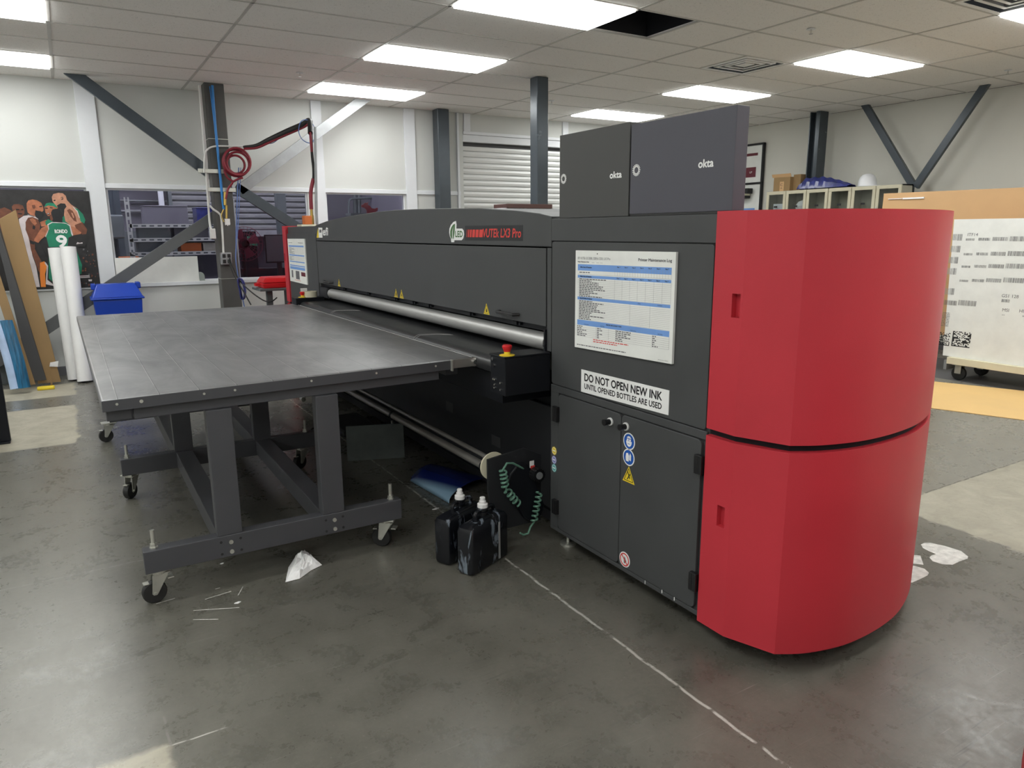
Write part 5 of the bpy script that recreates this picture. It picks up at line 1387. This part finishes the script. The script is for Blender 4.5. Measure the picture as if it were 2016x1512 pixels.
# ------------------------------------------------------------------ left wall group
# blue bin
e = empty('waste_bin', (-2.11, 4.42, 0), 'blue plastic waste bin with sloped lid beneath the window', 'bin')
y0, y1 = 4.12, 4.46; xa = sight(180, 590, 'y', y0).x; xb = sight(283, 582, 'y', y0).x
g = MB(); zt = sight(230, 588, 'y', y0).z - .01
g.hexa([(xa + .07, y0 + .05, 0), (xb - .07, y0 + .05, 0), (xb - .07, y1 - .04, 0), (xa + .07, y1 - .04, 0), (xa + .015, y0 + .01, zt), (xb - .015, y0 + .01, zt), (xb - .015, y1 - .01, zt), (xa + .015, y1 - .01, zt)]); g.build('body', 'blue_bin', e, bevel=.012, seg=3)
g = MB(); g.box(xa - .008, xb + .008, y0 - .012, y1 + .01, zt, zt + .022)
g.hexa([(xa + .005, y0, zt + .022), (xb - .005, y0, zt + .022), (xb - .005, y1, zt + .022), (xa + .005, y1, zt + .022), (xa + .06, y0 + .10, zt + .155), (xb - .06, y0 + .10, zt + .155), (xb - .06, y1 - .08, zt + .155), (xa + .06, y1 - .08, zt + .155)])
g.box(xa + .01, xa + .055, y0 + .1, y1 - .08, zt + .10, zt + .160); g.box(xb - .055, xb - .01, y0 + .1, y1 - .08, zt + .10, zt + .165); g.build('lid', 'blue_bin', e, bevel=.010, seg=3)
# long white rolls
for (pxt, pxb, r_, yt_, yb_, lab) in (((109, 489), (148, 745), .068, 4.58, 4.44, 'long white paper roll leaning at the poster, the left one'), ((134, 487), (168, 752), .072, 4.44, 4.26, 'long white paper roll leaning at the poster, the right one beside the bin')):
    t_ = sight(*pxt, 'y', yt_); bt = sight(*pxb, 'y', yb_)
    bt = Vector((bt.x, yb_, .004))
    g = MB(); d_ = (t_ - bt).normalized(); bt = bt + Vector((0, 0, r_ * abs(d_.y) + .0))
    g.cyl(bt, t_, r_, 28); g.ring(t_ + d_ * .001, d_, r_, r_ * .55, .004, 28); g.build('paper_roll', 'paper', label=lab, cat='paper roll', group='long white paper rolls', smooth=True)
# leaning flat cartons and dark panel
def lean(px, py_b, px2, py2, wb, m_, name, label, cat, th=.05, yb_=4.35, yt=4.72, zt_=None):
    pass
def plank(bl, br, tl, tr, yb_, yt, th, m_, name, label, cat):
    """leaning board from pixel bearings of its four corners, foot at y=yb_, head at y=yt"""
    A = sight(*bl, 'y', yb_); B_ = sight(*br, 'y', yb_); C_ = sight(*tr, 'y', yt); D_ = sight(*tl, 'y', yt)
    A.z = max(A.z, 0.002); B_.z = max(B_.z, .002); A.z = B_.z = min(A.z, B_.z)
    n_ = Vector((0, 1, .1)).normalized() * th
    g = MB(); g.prism([A, B_, C_, D_], n_); return g.build(name, m_, label=label, cat=cat, bevel=.003)
fc = plank((75, 756), (118, 737), (-2, 432), (31, 413), 4.26, 4.44, .025, 'cardboard', 'flattened_carton', 'tall brown cardboard strip leaning over the poster, the rightmost of the leaning group', 'cardboard')
plank((62, 751), (91, 744), (-48, 300), (-2, 440), 4.20, 4.38, .02, 'dark_board', 'foam_board', 'tall dark grey strip leaning between the brown cardboard pieces', 'panel')
plank((52, 757), (70, 757), (-60, 420), (-40, 420), 4.12, 4.32, .02, 'cardboard', 'flattened_carton', 'narrow brown cardboard strip leaning at the far left, in front of the dark strip', 'cardboard')
g = MB(); p = sight(88, 747, 'y', 4.05); g.box(p.x - .075, p.x + .075, 4.02, 4.08, 0, .035); g.build('yellow_foam_block', 'yellow', label='small yellow block on the floor at the foot of the leaning strips', cat='block', bevel=.012)
g = MB(); p = sight(96, 735, 'y', 4.19); g.prism([(p.x, 4.19, .002), (p.x + .02, 4.19, .002), (p.x + .02, 4.17, .20), (p.x + .012, 4.17, .20)], (0, .006, 0)); g.build('torn_flap', 'cardboard', fc)
g = MB(); p = sight(106, 717, 'y', 4.245); g.prism([(p.x - .04, 4.245, p.z - .02), (p.x + .03, 4.245, p.z - .03), (p.x + .045, 4.245, p.z + .03), (p.x - .03, 4.245, p.z + .02)], (0, .003, 0)); g.build('tape_scrap', 'paper', fc)
# blue/pale wrapped roll at far left
pt = [(-3, 628), (17, 632), (30, 690), (47, 744), (36, 752), (12, 690), (-6, 650)]
g = MB()
for k_, (x0, x1, m_) in enumerate(((-6, 4, 'pale_blue'), (6, 12, 'teal_bag'), (14, 20, 'teal_bag'))):
    g.m(m_); A = sight(x0, 632, 'y', 4.12); B_ = sight(x0 + 34, 748, 'y', 3.98); g.tube([(B_.x, 3.98, .05), (A.x + .05, 4.04, A.z * .5), (A.x, 4.12, A.z)], .045, 12, 4)
g.build('wrapped_sheets', None, label='blue and pale blue rolled sheets standing at the far left edge', cat='roll', smooth=True)
g = MB(); g.box(-3.75, -3.12, 4.58, 4.78, 0, .62); g.box(-3.76, -3.11, 4.57, 4.785, .62, .64); g.build('grey_cabinet', 'work_box', label='grey box against the wall behind the blue rolled sheets', cat='cabinet', bevel=.004)
# black panel at the left edge
g = MB(); g.box(-4.2, -3.032, 2.0, 2.05, .012, 1.25); g.box(-4.2, -4.1, 1.9, 2.15, 0, .012); g.box(-3.132, -3.034, 1.96, 2.09, 0, .012); g.build('black_display_stand', 'black_metal', label='black upright panel cut off by the left edge of the photo', cat='panel', bevel=.003)
# red toolbox and stand
e = empty('red_tool_case', (-.62, 3.6, .95), 'red plastic case lying on the grey wall shelf beside the far printer end', 'case')
pl_ = sight(506, 548, 'y', 3.75); 
xa = pl_.x; 
g = MB(); g.hexa([(xa + .03, 3.60, .93), (xa + .55, 3.60, .93), (xa + .55, 3.90, .93), (xa + .03, 3.90, .93), (xa + .02, 3.59, .985), (xa + .56, 3.59, .985), (xa + .56, 3.91, .985), (xa + .02, 3.91, .985)]); g.build('base', 'red_plastic', e, bevel=.01)
g = MB(); g.hexa([(xa + .02, 3.59, .988), (xa + .56, 3.59, .988), (xa + .56, 3.91, .988), (xa + .02, 3.91, .988), (xa + .06, 3.62, 1.045), (xa + .52, 3.62, 1.045), (xa + .52, 3.88, 1.045), (xa + .06, 3.88, 1.045)]); g.build('lid', 'red_plastic', e, bevel=.01)
g = MB(); g.box(xa - .03, xa + .02, 3.72, 3.78, .95, .985); g.build('latch', 'red_plastic', e, bevel=.004)
g = MB(); g.box(xa - .02, xa + .62, 3.55, 3.95, .905, .93); g.box(xa + .08, xa + .14, 3.70, 3.76, .02, .905); g.box(xa - .02, xa + .4, 3.62, 3.84, 0, .02); g.box(xa + .30, xa + .5, 3.64, 3.86, .5, .905); g.build('equipment_stand', 'work_box', label='grey stand carrying the red case beside the far printer end', cat='stand', bevel=.003)

# ------------------------------------------------------------------ poster (basketball huddle print)
Y_P = YB - .036
e = empty('sports_poster', (-2.75, Y_P, SILL), 'large basketball photo print on the window behind the white rolls', 'poster')
def cp(u, v): p = sight(u / 6.871, 350 + v / 6.873, 'y', Y_P); return p.x, p.z
fP = frame((0, Y_P, 0), (1, 0, 0), (0, 0, 1))
g = MB(); q = [cp(-900, 160), cp(1203, 180), cp(1362, 1478), cp(-900, 1478)]; q[0] = (-3.50, q[1][1]); q[3] = (-3.50, q[2][1]); poly(g, fP, q, -.002, 0); g.build('print_sheet', 'print_black', e)
lay = [0.0004]; rq = random.Random(5)
def shape(m_, pts, nm=None):
    g.m(m_); lay[0] += .00012; poly(g, fP, [cp(u, v) for u, v in pts], 0, lay[0])
g = MB()
shape('skin_dark', [(160, 390), (185, 360), (250, 355), (310, 375), (332, 430), (330, 490), (300, 525), (255, 545), (215, 520), (170, 450)])
shape('skin_dark', [(0, 420), (60, 400), (150, 440), (230, 560), (300, 800), (150, 900), (0, 900)])
# tall player right
shape('skin_light', [(700, 260), (720, 220), (790, 203), (850, 210), (890, 245), (905, 300), (960, 360), (1050, 420), (1090, 520), (1105, 620), (1110, 740), (1060, 760), (1000, 700), (930, 640), (880, 590), (865, 520), (870, 440), (860, 400), (800, 420), (775, 400), (760, 380), (735, 350), (712, 320)])
shape('ink_black', [(770, 375), (820, 345), (880, 350), (900, 390), (870, 430), (870, 470), (845, 460), (830, 425), (790, 420)])
shape('jersey_green', [(985, 395), (1050, 420), (1120, 490), (1155, 570), (1140, 620), (1090, 590), (1075, 520), (1045, 450)])
shape('jersey_white', [(980, 390), (1000, 398), (1050, 450), (1078, 540), (1070, 545), (1040, 460)])
shape('jersey_green', [(820, 560), (870, 510), (885, 590), (950, 640), (940, 660), (860, 620)])
shape('skin_dark', [(1010, 640), (1110, 600), (1180, 700), (1160, 790), (1100, 760), (1040, 720)])
# player with headband
shape('skin_mid', [(600, 390), (640, 370), (740, 385), (780, 410), (740, 470), (690, 510), (650, 520), (615, 470)])
shape('jersey_green', [(605, 380), (625, 345), (680, 335), (735, 350), (775, 395), (765, 408), (720, 385), (650, 375), (610, 395)])
shape('skin_mid', [(540, 600), (620, 570), (700, 590), (650, 650), (560, 660)])
shape('jersey_green', [(612, 590), (650, 560), (720, 590), (760, 610), (680, 640), (620, 640)])
# bald player left in white
shape('skin_mid', [(360, 345), (385, 305), (440, 293), (500, 305), (560, 340), (585, 400), (590, 440), (560, 470), (520, 500), (470, 520), (420, 510), (375, 470), (362, 410)])
shape('ink_black', [(480, 440), (560, 455), (600, 500), (560, 560), (520, 590), (500, 540), (470, 500)])
shape('jersey_white', [(255, 560), (320, 515), (400, 505), (470, 520), (520, 560), (480, 600), (400, 570), (350, 610), (345, 700), (385, 800), (420, 960), (440, 1060), (490, 1200), (540, 1478), (330, 1478), (300, 1000), (280, 760)])
shape('skin_dark', [(345, 600), (380, 540), (440, 530), (510, 560), (545, 640), (530, 760), (500, 860), (470, 960), (560, 1130), (610, 1220), (600, 1300), (560, 1320), (520, 1260), (470, 1120), (420, 980), (390, 820), (350, 700)])
shape('ink_grey', [(372, 490), (470, 520), (462, 530), (370, 502)])
# orange shorts strip
shape('print_orange', [(540, 1150), (600, 1130), (640, 1180), (610, 1300), (620, 1478), (555, 1478), (540, 1330)])
shape('jersey_white', [(600, 1150), (615, 1140), (650, 1190), (640, 1380), (730, 1450), (730, 1465), (620, 1440), (632, 1200)])
shape('jersey_green', [(660, 1050), (1040, 1000), (1110, 1180), (1100, 1300), (740, 1430), (660, 1360)])
shape('skin_dark', [(905, 440), (940, 420), (985, 450), (1020, 520), (1040, 600), (1000, 580), (950, 520)])
shape('skin_light', [(960, 470), (985, 480), (1005, 540), (990, 545)])
shape('ink_black', [(722, 300), (750, 296), (752, 312), (728, 318)]); shape('ink_black', [(820, 265), (850, 258), (856, 290), (835, 300)]); shape('skin_light', [(826, 270), (844, 265), (846, 283), (832, 288)])
shape('ink_black', [(610, 402), (650, 408), (648, 420), (612, 418)]); shape('ink_black', [(675, 398), (715, 404), (712, 414), (676, 410)]); shape('ink_black', [(632, 478), (670, 476), (668, 500), (640, 498)]); shape('jersey_white', [(640, 480), (664, 478), (662, 488), (642, 490)])
shape('ink_black', [(215, 420), (262, 424), (260, 438), (216, 436)]); shape('ink_black', [(285, 425), (318, 420), (318, 436), (288, 438)]); shape('ink_black', [(240, 478), (300, 482), (296, 496), (244, 492)])
shape('skin_dark', [(430, 370), (470, 365), (482, 400), (462, 422), (440, 410)]); shape('ink_black', [(530, 385), (568, 378), (572, 392), (534, 398)])
shape('skin_mid', [(400, 560), (440, 548), (480, 570), (500, 620), (470, 640), (430, 610)]); shape('ink_black', [(445, 640), (480, 660), (470, 700), (440, 690)]); shape('ink_black', [(400, 840), (470, 870), (462, 905), (410, 890)])
for k_ in range(34):
    u_ = 1090 + rq.random() * 230; v_ = 960 + rq.random() * 480; w_ = 8 + rq.random() * 16
    if u_ + w_ < 1180 + (v_ - 180) * .13: shape(rq.choice(['skin_dark', 'ink_grey', 'maroon', 'skin_dark']), [(u_, v_), (u_ + w_, v_ - 4), (u_ + w_ + 3, v_ + w_ * .8), (u_ + 2, v_ + w_)])
# number 9 player: arms, head, jersey
shape('skin_mid', [(640, 640), (560, 680), (520, 740), (465, 830), (462, 860), (520, 880), (560, 830), (640, 770), (660, 690)])
shape('print_black', [(462, 855), (530, 890), (600, 1010), (630, 1100), (600, 1130), (545, 1060), (480, 960)])
shape('skin_mid', [(940, 650), (1010, 670), (1100, 740), (1090, 760), (990, 780), (950, 700)])
shape('ink_black', [(690, 470), (710, 430), (760, 418), (810, 430), (838, 480), (845, 560), (830, 610), (720, 605), (700, 550)])
shape('skin_dark', [(672, 500), (700, 500), (718, 560), (700, 590), (680, 560)])
shape('jersey_white', [(640, 630), (700, 600), (760, 600), (880, 610), (950, 640), (990, 780), (980, 790), (930, 700), (660, 700), (620, 805), (610, 790), (655, 700)])
shape('jersey_green', [(655, 640), (710, 608), (770, 612), (830, 612), (900, 625), (940, 655), (970, 790), (925, 810), (915, 935), (660, 935), (640, 850), (625, 790), (665, 700)])
shape('print_black', [(925, 810), (1000, 780), (1180, 760), (1190, 860), (1150, 935), (915, 935)])
shape('jersey_white', [(1032, 900), (1045, 870), (1080, 880), (1115, 872), (1118, 890), (1070, 893)])
shape('jersey_white', [(1080, 1325), (1210, 1320), (1212, 1330), (1080, 1336)]); shape('jersey_white', [(1080, 1345), (1215, 1338), (1217, 1348), (1080, 1356)]); shape('jersey_white', [(1195, 1375), (1245, 1375), (1242, 1400), (1200, 1400)])
g.m('sticker_white')
x0, z0 = cp(745, 750); x1, _ = cp(912, 750); _, z1 = cp(745, 700); put_text(g, fP, 'RONDO', x0, z0, z1 - z0, x1 - x0, lay[0] + .0005, bold=.0015)
x0, z0 = cp(780, 938); x1, _ = cp(912, 938); _, z1 = cp(780, 780); put_text(g, fP, '9', x0, z0, z1 - z0, x1 - x0, lay[0] + .0005, bold=.006)
g.build('printed_figures', None, e, recalc=False)

# ------------------------------------------------------------------ RIGHT SIDE
# lockers: two banks of three bays
LX0, LX1 = 6.27, 6.49
def locker_bank(y0, label):
    """y0 far end; bank covers 3 bays toward -Y"""
    wb = .337; y1 = y0 - 3 * wb; zt = 2.035
    e = empty('locker_bank', ((LX0 + LX1) / 2, (y0 + y1) / 2, 0), label, 'lockers')
    g = MB(); t = .015
    g.box(LX1 - t, LX1, y1, y0, 0, zt); g.box(LX0, LX1, y1, y1 + t, 0, zt); g.box(LX0, LX1, y0 - t, y0, 0, zt); g.box(LX0, LX1, y1, y0, zt - t, zt); g.box(LX0, LX1, y1, y0, 0, .08)
    for i in (1, 2): g.box(LX0 + .01, LX1, y0 - wb * i - .008, y0 - wb * i + .008, 0, zt)
    for zz in (.55, 1.04, 1.53): g.box(LX0 + .01, LX1, y1, y0, zz - .008, zz + .008)
    g.build('body', 'locker_side', e)
    for i in range(3):
        ya = y0 - wb * i - .004; yb_ = ya - wb + .008
        for (za, zb_) in ((.09, .545), (.555, 1.035), (1.045, 1.525), (1.535, 2.03)):
            g = MB(); s_ = .042
            for q in ((yb_, ya, za, za + s_), (yb_, ya, zb_ - s_, zb_), (yb_, yb_ + s_, za + s_, zb_ - s_), (ya - s_, ya, za + s_, zb_ - s_)): g.box(LX0 - .014, LX0 + .004, q[0], q[1], q[2], q[3])
            d = g.build('door', 'beige_locker', e, bevel=.003)
            g = MB(); g.box(LX0 - .006, LX0 - .003, yb_ + s_, ya - s_, za + s_, zb_ - s_); g.build('window_pane', 'locker_glass', d)
            g = MB(); zz = za + (zb_ - za) * .42; g.box(LX0 - .022, LX0 - .014, ya - .03, ya - .012, zz - .03, zz + .03); g.cyl((LX0 - .03, ya - .021, zz - .045), (LX0 - .016, ya - .021, zz - .045), .016, 12); g.build('lock', 'zinc', d, bevel=.002)
            g = MB(); ym = (ya + yb_) / 2; g.box(LX0 - .0075, LX0 - .006, ym - .03, ym + .03, za + .27, za + .295); g.build('name_plate', 'ink_black', d)
locker_bank(2.985, 'beige locker bank with clear doors under the cardboard box, farther half')
locker_bank(1.968, 'beige locker bank with clear doors under the white hard hat, nearer half')
# contents behind the two lightest doors
g = MB(); g.box(6.29, 6.40, 2.36, 2.56, 1.539, 1.76); g.lathe([(.02, 0), (.085, .01), (.10, .06), (.06, .12), (.01, .14)], (6.38, 2.45, 1.76)); g.build('stored_bags', 'paper', label='white crumpled bags inside the second locker from the far end', cat='bag', smooth=True)
g = MB(); g.box(6.29, 6.42, 2.72, 2.88, 1.539, 1.86); g.build('stored_carton', 'trim_white', label='pale carton inside the farthest upper locker', cat='box', bevel=.004)
g = MB(); g.lathe([(.09, 0), (.095, .04), (.07, .12), (.02, .16)], (6.38, 1.50, 1.84 - .30 + .0)); g.build('stored_helmet', 'paper', label='white round item inside the locker below the hard hat', cat='bag', smooth=True)
# cardboard box on lockers
zt = 2.0355
e = empty('cardboard_box', (6.40, 2.75, zt), 'open brown cardboard box on top of the farther locker bank', 'box')
g = MB(); g.box(6.29, 6.49, 2.62, 2.90, zt, zt + .19); g.build('body', 'cardboard', e, bevel=.003)
g = MB(); g.hexa([(6.285, 2.60, zt + .19), (6.29, 2.60, zt + .19), (6.29, 2.92, zt + .19), (6.285, 2.92, zt + .19), (6.265, 2.60, zt + .235), (6.27, 2.60, zt + .235), (6.27, 2.92, zt + .235), (6.265, 2.92, zt + .235)]); g.build('flap', 'cardboard_light', e)
g = MB(); fB = frame((6.29, 0, 0), (0, -1, 0), (0, 0, 1)); g.m('cardboard_light'); rect(g, fB, -2.79, -2.72, zt + .0, zt + .13, 0, .001); g.m('ink_black'); put_text(g, fB, 'C', -2.78, zt + .07, .035, .04, .0016); put_text(g, fB, '^', -2.775, zt + .02, .03, .03, .0016); g.build('print', None, e)
g = MB(); g.box(6.36, 6.49, 2.50, 2.62, zt, zt + .22); g.build('small_carton', 'cardboard', label='narrower brown carton right beside the open box on the lockers', cat='box', bevel=.004)
# wrapped blue package
g = MB()
def bag(u, v):
    x = 6.28 + .20 * v; y = 2.50 - .78 * u
    env = (math.sin(PI * min(1, max(0, v))) ** .35) * (1 - .85 * max(0, (u - .45) / .55) ** 1.3) * (min(1, u * 9) ** .5)
    z = zt + .012 + .145 * env + .008 * math.sin(u * 37 + v * 9) * env + .006 * math.sin(v * 31)
    return Vector((x, y, z))
g.grid(bag, 44, 14); g.grid(lambda u, v: Vector((6.28 + .20 * v, 2.50 - .78 * u, zt + .001)), 1, 1)
g.build('wrapped_package', 'navy_bag', label='navy blue package in clear plastic wrap lying on the lockers', cat='package', smooth=True)
# white hard hat
e = empty('hard_hat', (6.38, 1.50, zt), 'white hard hat resting on top of the nearer locker bank', 'helmet')
g = MB(); g.lathe([(.112, .0), (.112, .03), (.106, .07), (.090, .11), (.062, .138), (.03, .150), (.001, .153)], (6.38, 1.50, zt + .006), (0, 0, 1), 30); g.build('shell', 'hard_hat', e, smooth=True)
g = MB(); n = 24
pts = []
for i in range(n):
    t = 2 * PI * i / n; r_ = .118 + (.055 if math.cos(t - PI / 2 * 3) > .3 else 0) * (math.cos(t - PI / 2 * 3) - .3) / .7
    pts.append((6.38 + r_ * math.cos(t), 1.50 + r_ * math.sin(t), zt))
g.prism(pts, (0, 0, .008)); g.build('brim', 'hard_hat', e, bevel=.003)
# framed board on right wall (tall black frame with white panels)
e = empty('framed_chart_board', (6.70, 3.75, 1.0), 'tall black framed white board with maroon blocks, partly hidden behind the navy panel', 'board')
ya, yb_ = 4.40, 3.50
g = MB()
for q in ((ya - .03, ya, 1.0, 2.80), (yb_, yb_ + .03, 1.0, 2.80), (yb_, ya, 2.77, 2.80), (yb_, ya, 1.0, 1.03), (yb_, ya, 2.19, 2.22)): g.box(6.74, 6.79, q[0], q[1], q[2], q[3])
g.build('frame', 'ink_black', e, bevel=.006)
g = MB(); g.box(6.76, 6.79, yb_ + .03, ya - .03, 1.03, 2.77); g.build('white_sheet', 'white_board', e)
g = MB(); g.box(6.757, 6.76, yb_ + .12, ya - .1, 2.62, 2.66); g.box(6.757, 6.76, yb_ + .14, ya - .1, 2.30, 2.45); g.build('maroon_block', 'maroon', e)
g = MB(); g.m('sticker_white'); put_text(g, frame((6.7565, 0, 0), (0, -1, 0), (0, 0, 1)), 'UP', -3.76, 2.36, .03, .05, .001); g.build('lettering', None, e)
g = MB(); g.box(6.62, 6.74, yb_ + .16, yb_ + .60, 2.05, 2.13); g.box(6.62, 6.74, yb_ + .2, yb_ + .60, 1.98, 2.02); g.build('black_shelf', 'ink_black', e, bevel=.006)
g = MB(); g.box(6.60, 6.72, yb_ + .19, yb_ + .50, 2.02, 2.05); g.build('wooden_slat', 'cream_plastic', e, bevel=.003)
g = MB(); g.m('ink_blue').box(6.755, 6.76, yb_ + .12, yb_ + .5, 1.80, 1.83); g.m('sticker_blue').box(6.755, 6.76, yb_ + .12, yb_ + .15, 1.6, 1.80); g.box(6.755, 6.76, yb_ + .42, yb_ + .46, 1.6, 1.80); g.build('blue_border', None, e)
# cart with white code board and cardboard sheet
e = empty('panel_cart', (5.2, -1.2, 0), 'low cream panel cart on casters carrying the white barcode board', 'cart')
g = MB(); g.box(4.98, 5.62, -3.2, -.47, .165, .235); g.build('deck', 'cream_plastic', e, bevel=.004)
g = MB(); g.box(4.99, 5.61, -.47, -.44, .10, .20); g.build('end_plate', 'galvanised', e, bevel=.003)
for (x, y) in ((5.07, -.56), (5.50, -.56), (5.07, -3.05), (5.50, -3.05)):
    g = MB(); g.box(x - .06, x + .06, y - .05, y + .05, .157, .165); g.box(x - .035, x - .03, y - .03, y + .03, .07, .157); g.box(x + .03, x + .035, y - .03, y + .03, .07, .157); c = g.build('caster', 'zinc', e)
    g = MB(); g.lathe([(.05, -.02), (.066, -.018), (.07, -.010), (.07, .010), (.066, .018), (.05, .02)], (x, y, .071), (1, 0, 0), 28); g.cyl((x - .028, y, .071), (x + .028, y, .071), .012, 12); g.build('wheel', 'rubber', c, smooth=True)
bx_ = 5.05; by0 = -.335; 
e = empty('barcode_board', (bx_, -1.6, .236), 'large white board printed with rows of barcodes, standing on the cream cart', 'board')
g = MB(); g.prism([(bx_ - .03, by0 - .07, .236), (bx_ - .03, -3.2, .236), (bx_ + .02, -3.2, 1.592), (bx_ + .02, by0, 1.592)], (.02, 0, 0)); g.build('sheet', 'white_board', e, bevel=.001)
# plane of the face
fo = Vector((bx_ - .03, 0, .236)); fu = Vector((0, -1, 0)); fv = Vector((.05, 0, 1.356)).normalized()
fC = frame(fo, fu, fv)
nrm = fu.cross(fv).normalized()
def onC(x, y):
    d = _r2 * ((x - 1008) / FPX) + _u2 * ((756 - y) / FPX) + _f
    t = (fo - CAM).dot(nrm) / d.dot(nrm); P_ = CAM + d * t - fo
    return P_.dot(fu), P_.dot(fv)
g = MB(); rb = random.Random(11)
def bars(x0, y0, x1, y1, n, m_='ink_grey'):
    a0, b1 = onC(x0, y0); a1, _ = onC(x1, y0); _, b0 = onC(x0, y1)
    g.m(m_)
    wd_ = (a1 - a0) / n
    for i in range(n):
        k = rb.random() * .45 + .22; g.add([fC(a0 + i * wd_, b0, .001), fC(a0 + (i + k) * wd_, b0, .001), fC(a0 + (i + k) * wd_, b1, .001), fC(a0 + i * wd_, b1, .001)], [(0, 1, 2, 3)])
def Z(u, v): return 1720 + u / 3.287, 400 + v / 3.287
def zb(u0, v0, u1, v1, n, m_='ink_grey'):
    x0, y0 = Z(u0, v0); x1, y1 = Z(u1, v1); bars(x0, y0, x1, y1, n, m_)
for (u, v) in ((515, 200), (503, 276), (490, 348), (479, 420), (464, 550)):
    zb(u, v, u + 30, v + 40, 8, 'ink_line'); zb(u + 32, v, u + 62, v + 42, 9, 'ink_grey')
for r_, (u, v) in enumerate(((598, 228), (584, 323), (571, 403), (556, 494))):
    zb(u, v, u + 57, v + 14, 16); zb(u + 82, v - 4, u + 160, v + 14, 20); zb(u + 175, v - 9, u + 275, v + 16, 22); zb(u + 287, v - 13, u + 420, v + 18, 24)
    zb(u + 440, v - 16, u + 600, v + 20, 26); zb(u + 640, v - 18, u + 860, v + 22, 28)
zb(450, 626, 545, 656, 20, 'ink_grey'); zb(552, 626, 668, 660, 24, 'ink_grey'); zb(830, 620, 884, 640, 14); zb(832, 720, 850, 726, 3); zb(965, 727, 1010, 735, 6)
# stacked 2-D text like block (dense pattern, not a readable code)
for k_ in range(9):
    zb(440 - k_ * 1.4, 704 + k_ * 10.2, 498 - k_ * 1.4, 711 + k_ * 10.2, 14, 'ink_grey')
g.m('ink_grey')
for (u, v, t, h_) in ((608, 213, 'ITF14', .030), (828, 608, 'GS1 128', .030), (832, 700, 'MSI', .030), (942, 707, 'HIBC', .030)):
    a_, b_ = onC(*Z(u, v)); put_text(g, fC, t, a_, b_, h_, None, .001)
g.build('printed_codes', None, e, recalc=False)
# grid marks (data-matrix style blocks replaced by a plain random checker)
for (u0, v0, u1, v1) in ((415, 832, 500, 915), (515, 826, 636, 925)):
    g = MB(); g.m('ink_black')
    a0, b1 = onC(*Z(u0, v0)); a1, _ = onC(*Z(u1, v0)); _, b0 = onC(*Z(u0, v1)); n = 16
    da = (a1 - a0) / n; db = (b1 - b0) / n
    for i in range(n):
        for j in range(n):
            on = (i == 0 or j == 0) or rb.random() < .42
            if on: g.add([fC(a0 + i * da, b0 + j * db, .001), fC(a0 + (i + 1) * da, b0 + j * db, .001), fC(a0 + (i + 1) * da, b0 + (j + 1) * db, .001), fC(a0 + i * da, b0 + (j + 1) * db, .001)], [(0, 1, 2, 3)])
    g.build('printed_matrix', None, e, recalc=False)
xcb = 5.35; pa = sight(1740, 382, 'x', xcb)
e = empty('cardboard_sheet', (xcb, -1.2, .236), 'tall light brown cardboard sheet standing behind the barcode board', 'cardboard')
g = MB(); g.prism([(xcb - .04, -.46, .236), (xcb - .04, -3.2, .236), (xcb, -3.2, 1.872), (xcb, pa.y, 1.888)], (.03, 0, 0)); g.prism([(xcb - .035, pa.y, .40), (xcb - .04, -.46, .40), (xcb, -.4, 1.872), (xcb, pa.y, 1.888)], (.029, 0, 0)); g.build('sheet', 'cardboard_light', e, bevel=.002)
g = MB(); a_ = sight(1749, 392, 'x', xcb - .005); b_ = sight(1776, 391, 'x', xcb - .005); c_ = sight(1820, 389, 'x', xcb - .005)
g.box(xcb - .012, xcb - .004, b_.y, a_.y, a_.z - .003, a_.z + .003); g.box(xcb - .013, xcb - .004, c_.y, b_.y - .01, b_.z - .008, b_.z + .008); g.build('tape_strip', 'paper', e)
# yellowish sheet on the floor
g = MB(); q = [sight(x, y, 'z', 0) for x, y in ((1820, 750), (2040, 773), (2040, 831), (1800, 800))]
g.prism(q, (0, 0, .006)); g.build('kraft_sheet', 'kraft_yellow', label='yellow-tan flat sheet on the floor in front of the panel cart', cat='sheet', bevel=.001)
# dark mat under the cart
g = MB(); g.box(5.0, 6.2, -3.3, .6, 0, .001); g.build('dark_mat', 'ink_grey', label='dark floor covering beneath the panel cart', cat='mat')
# red sliver at the right corner
g = MB(); p = sight(2009, 1512, 'z', 0)
R0 = .35
sd = Vector((p.x - CAM.x, p.y - CAM.y, 0)).normalized(); c_ = Vector((p.x, p.y, 0)) + Vector((sd.y, -sd.x, 0)) * R0
g.lathe([(R0 - .02, 0), (R0, .02), (R0, .95), (R0 - .02, .98)], c_, (0, 0, 1), 40); o = g.build('red_drum', 'red_paint', label='red rounded object barely visible at the lower right corner', cat='drum', smooth=True)
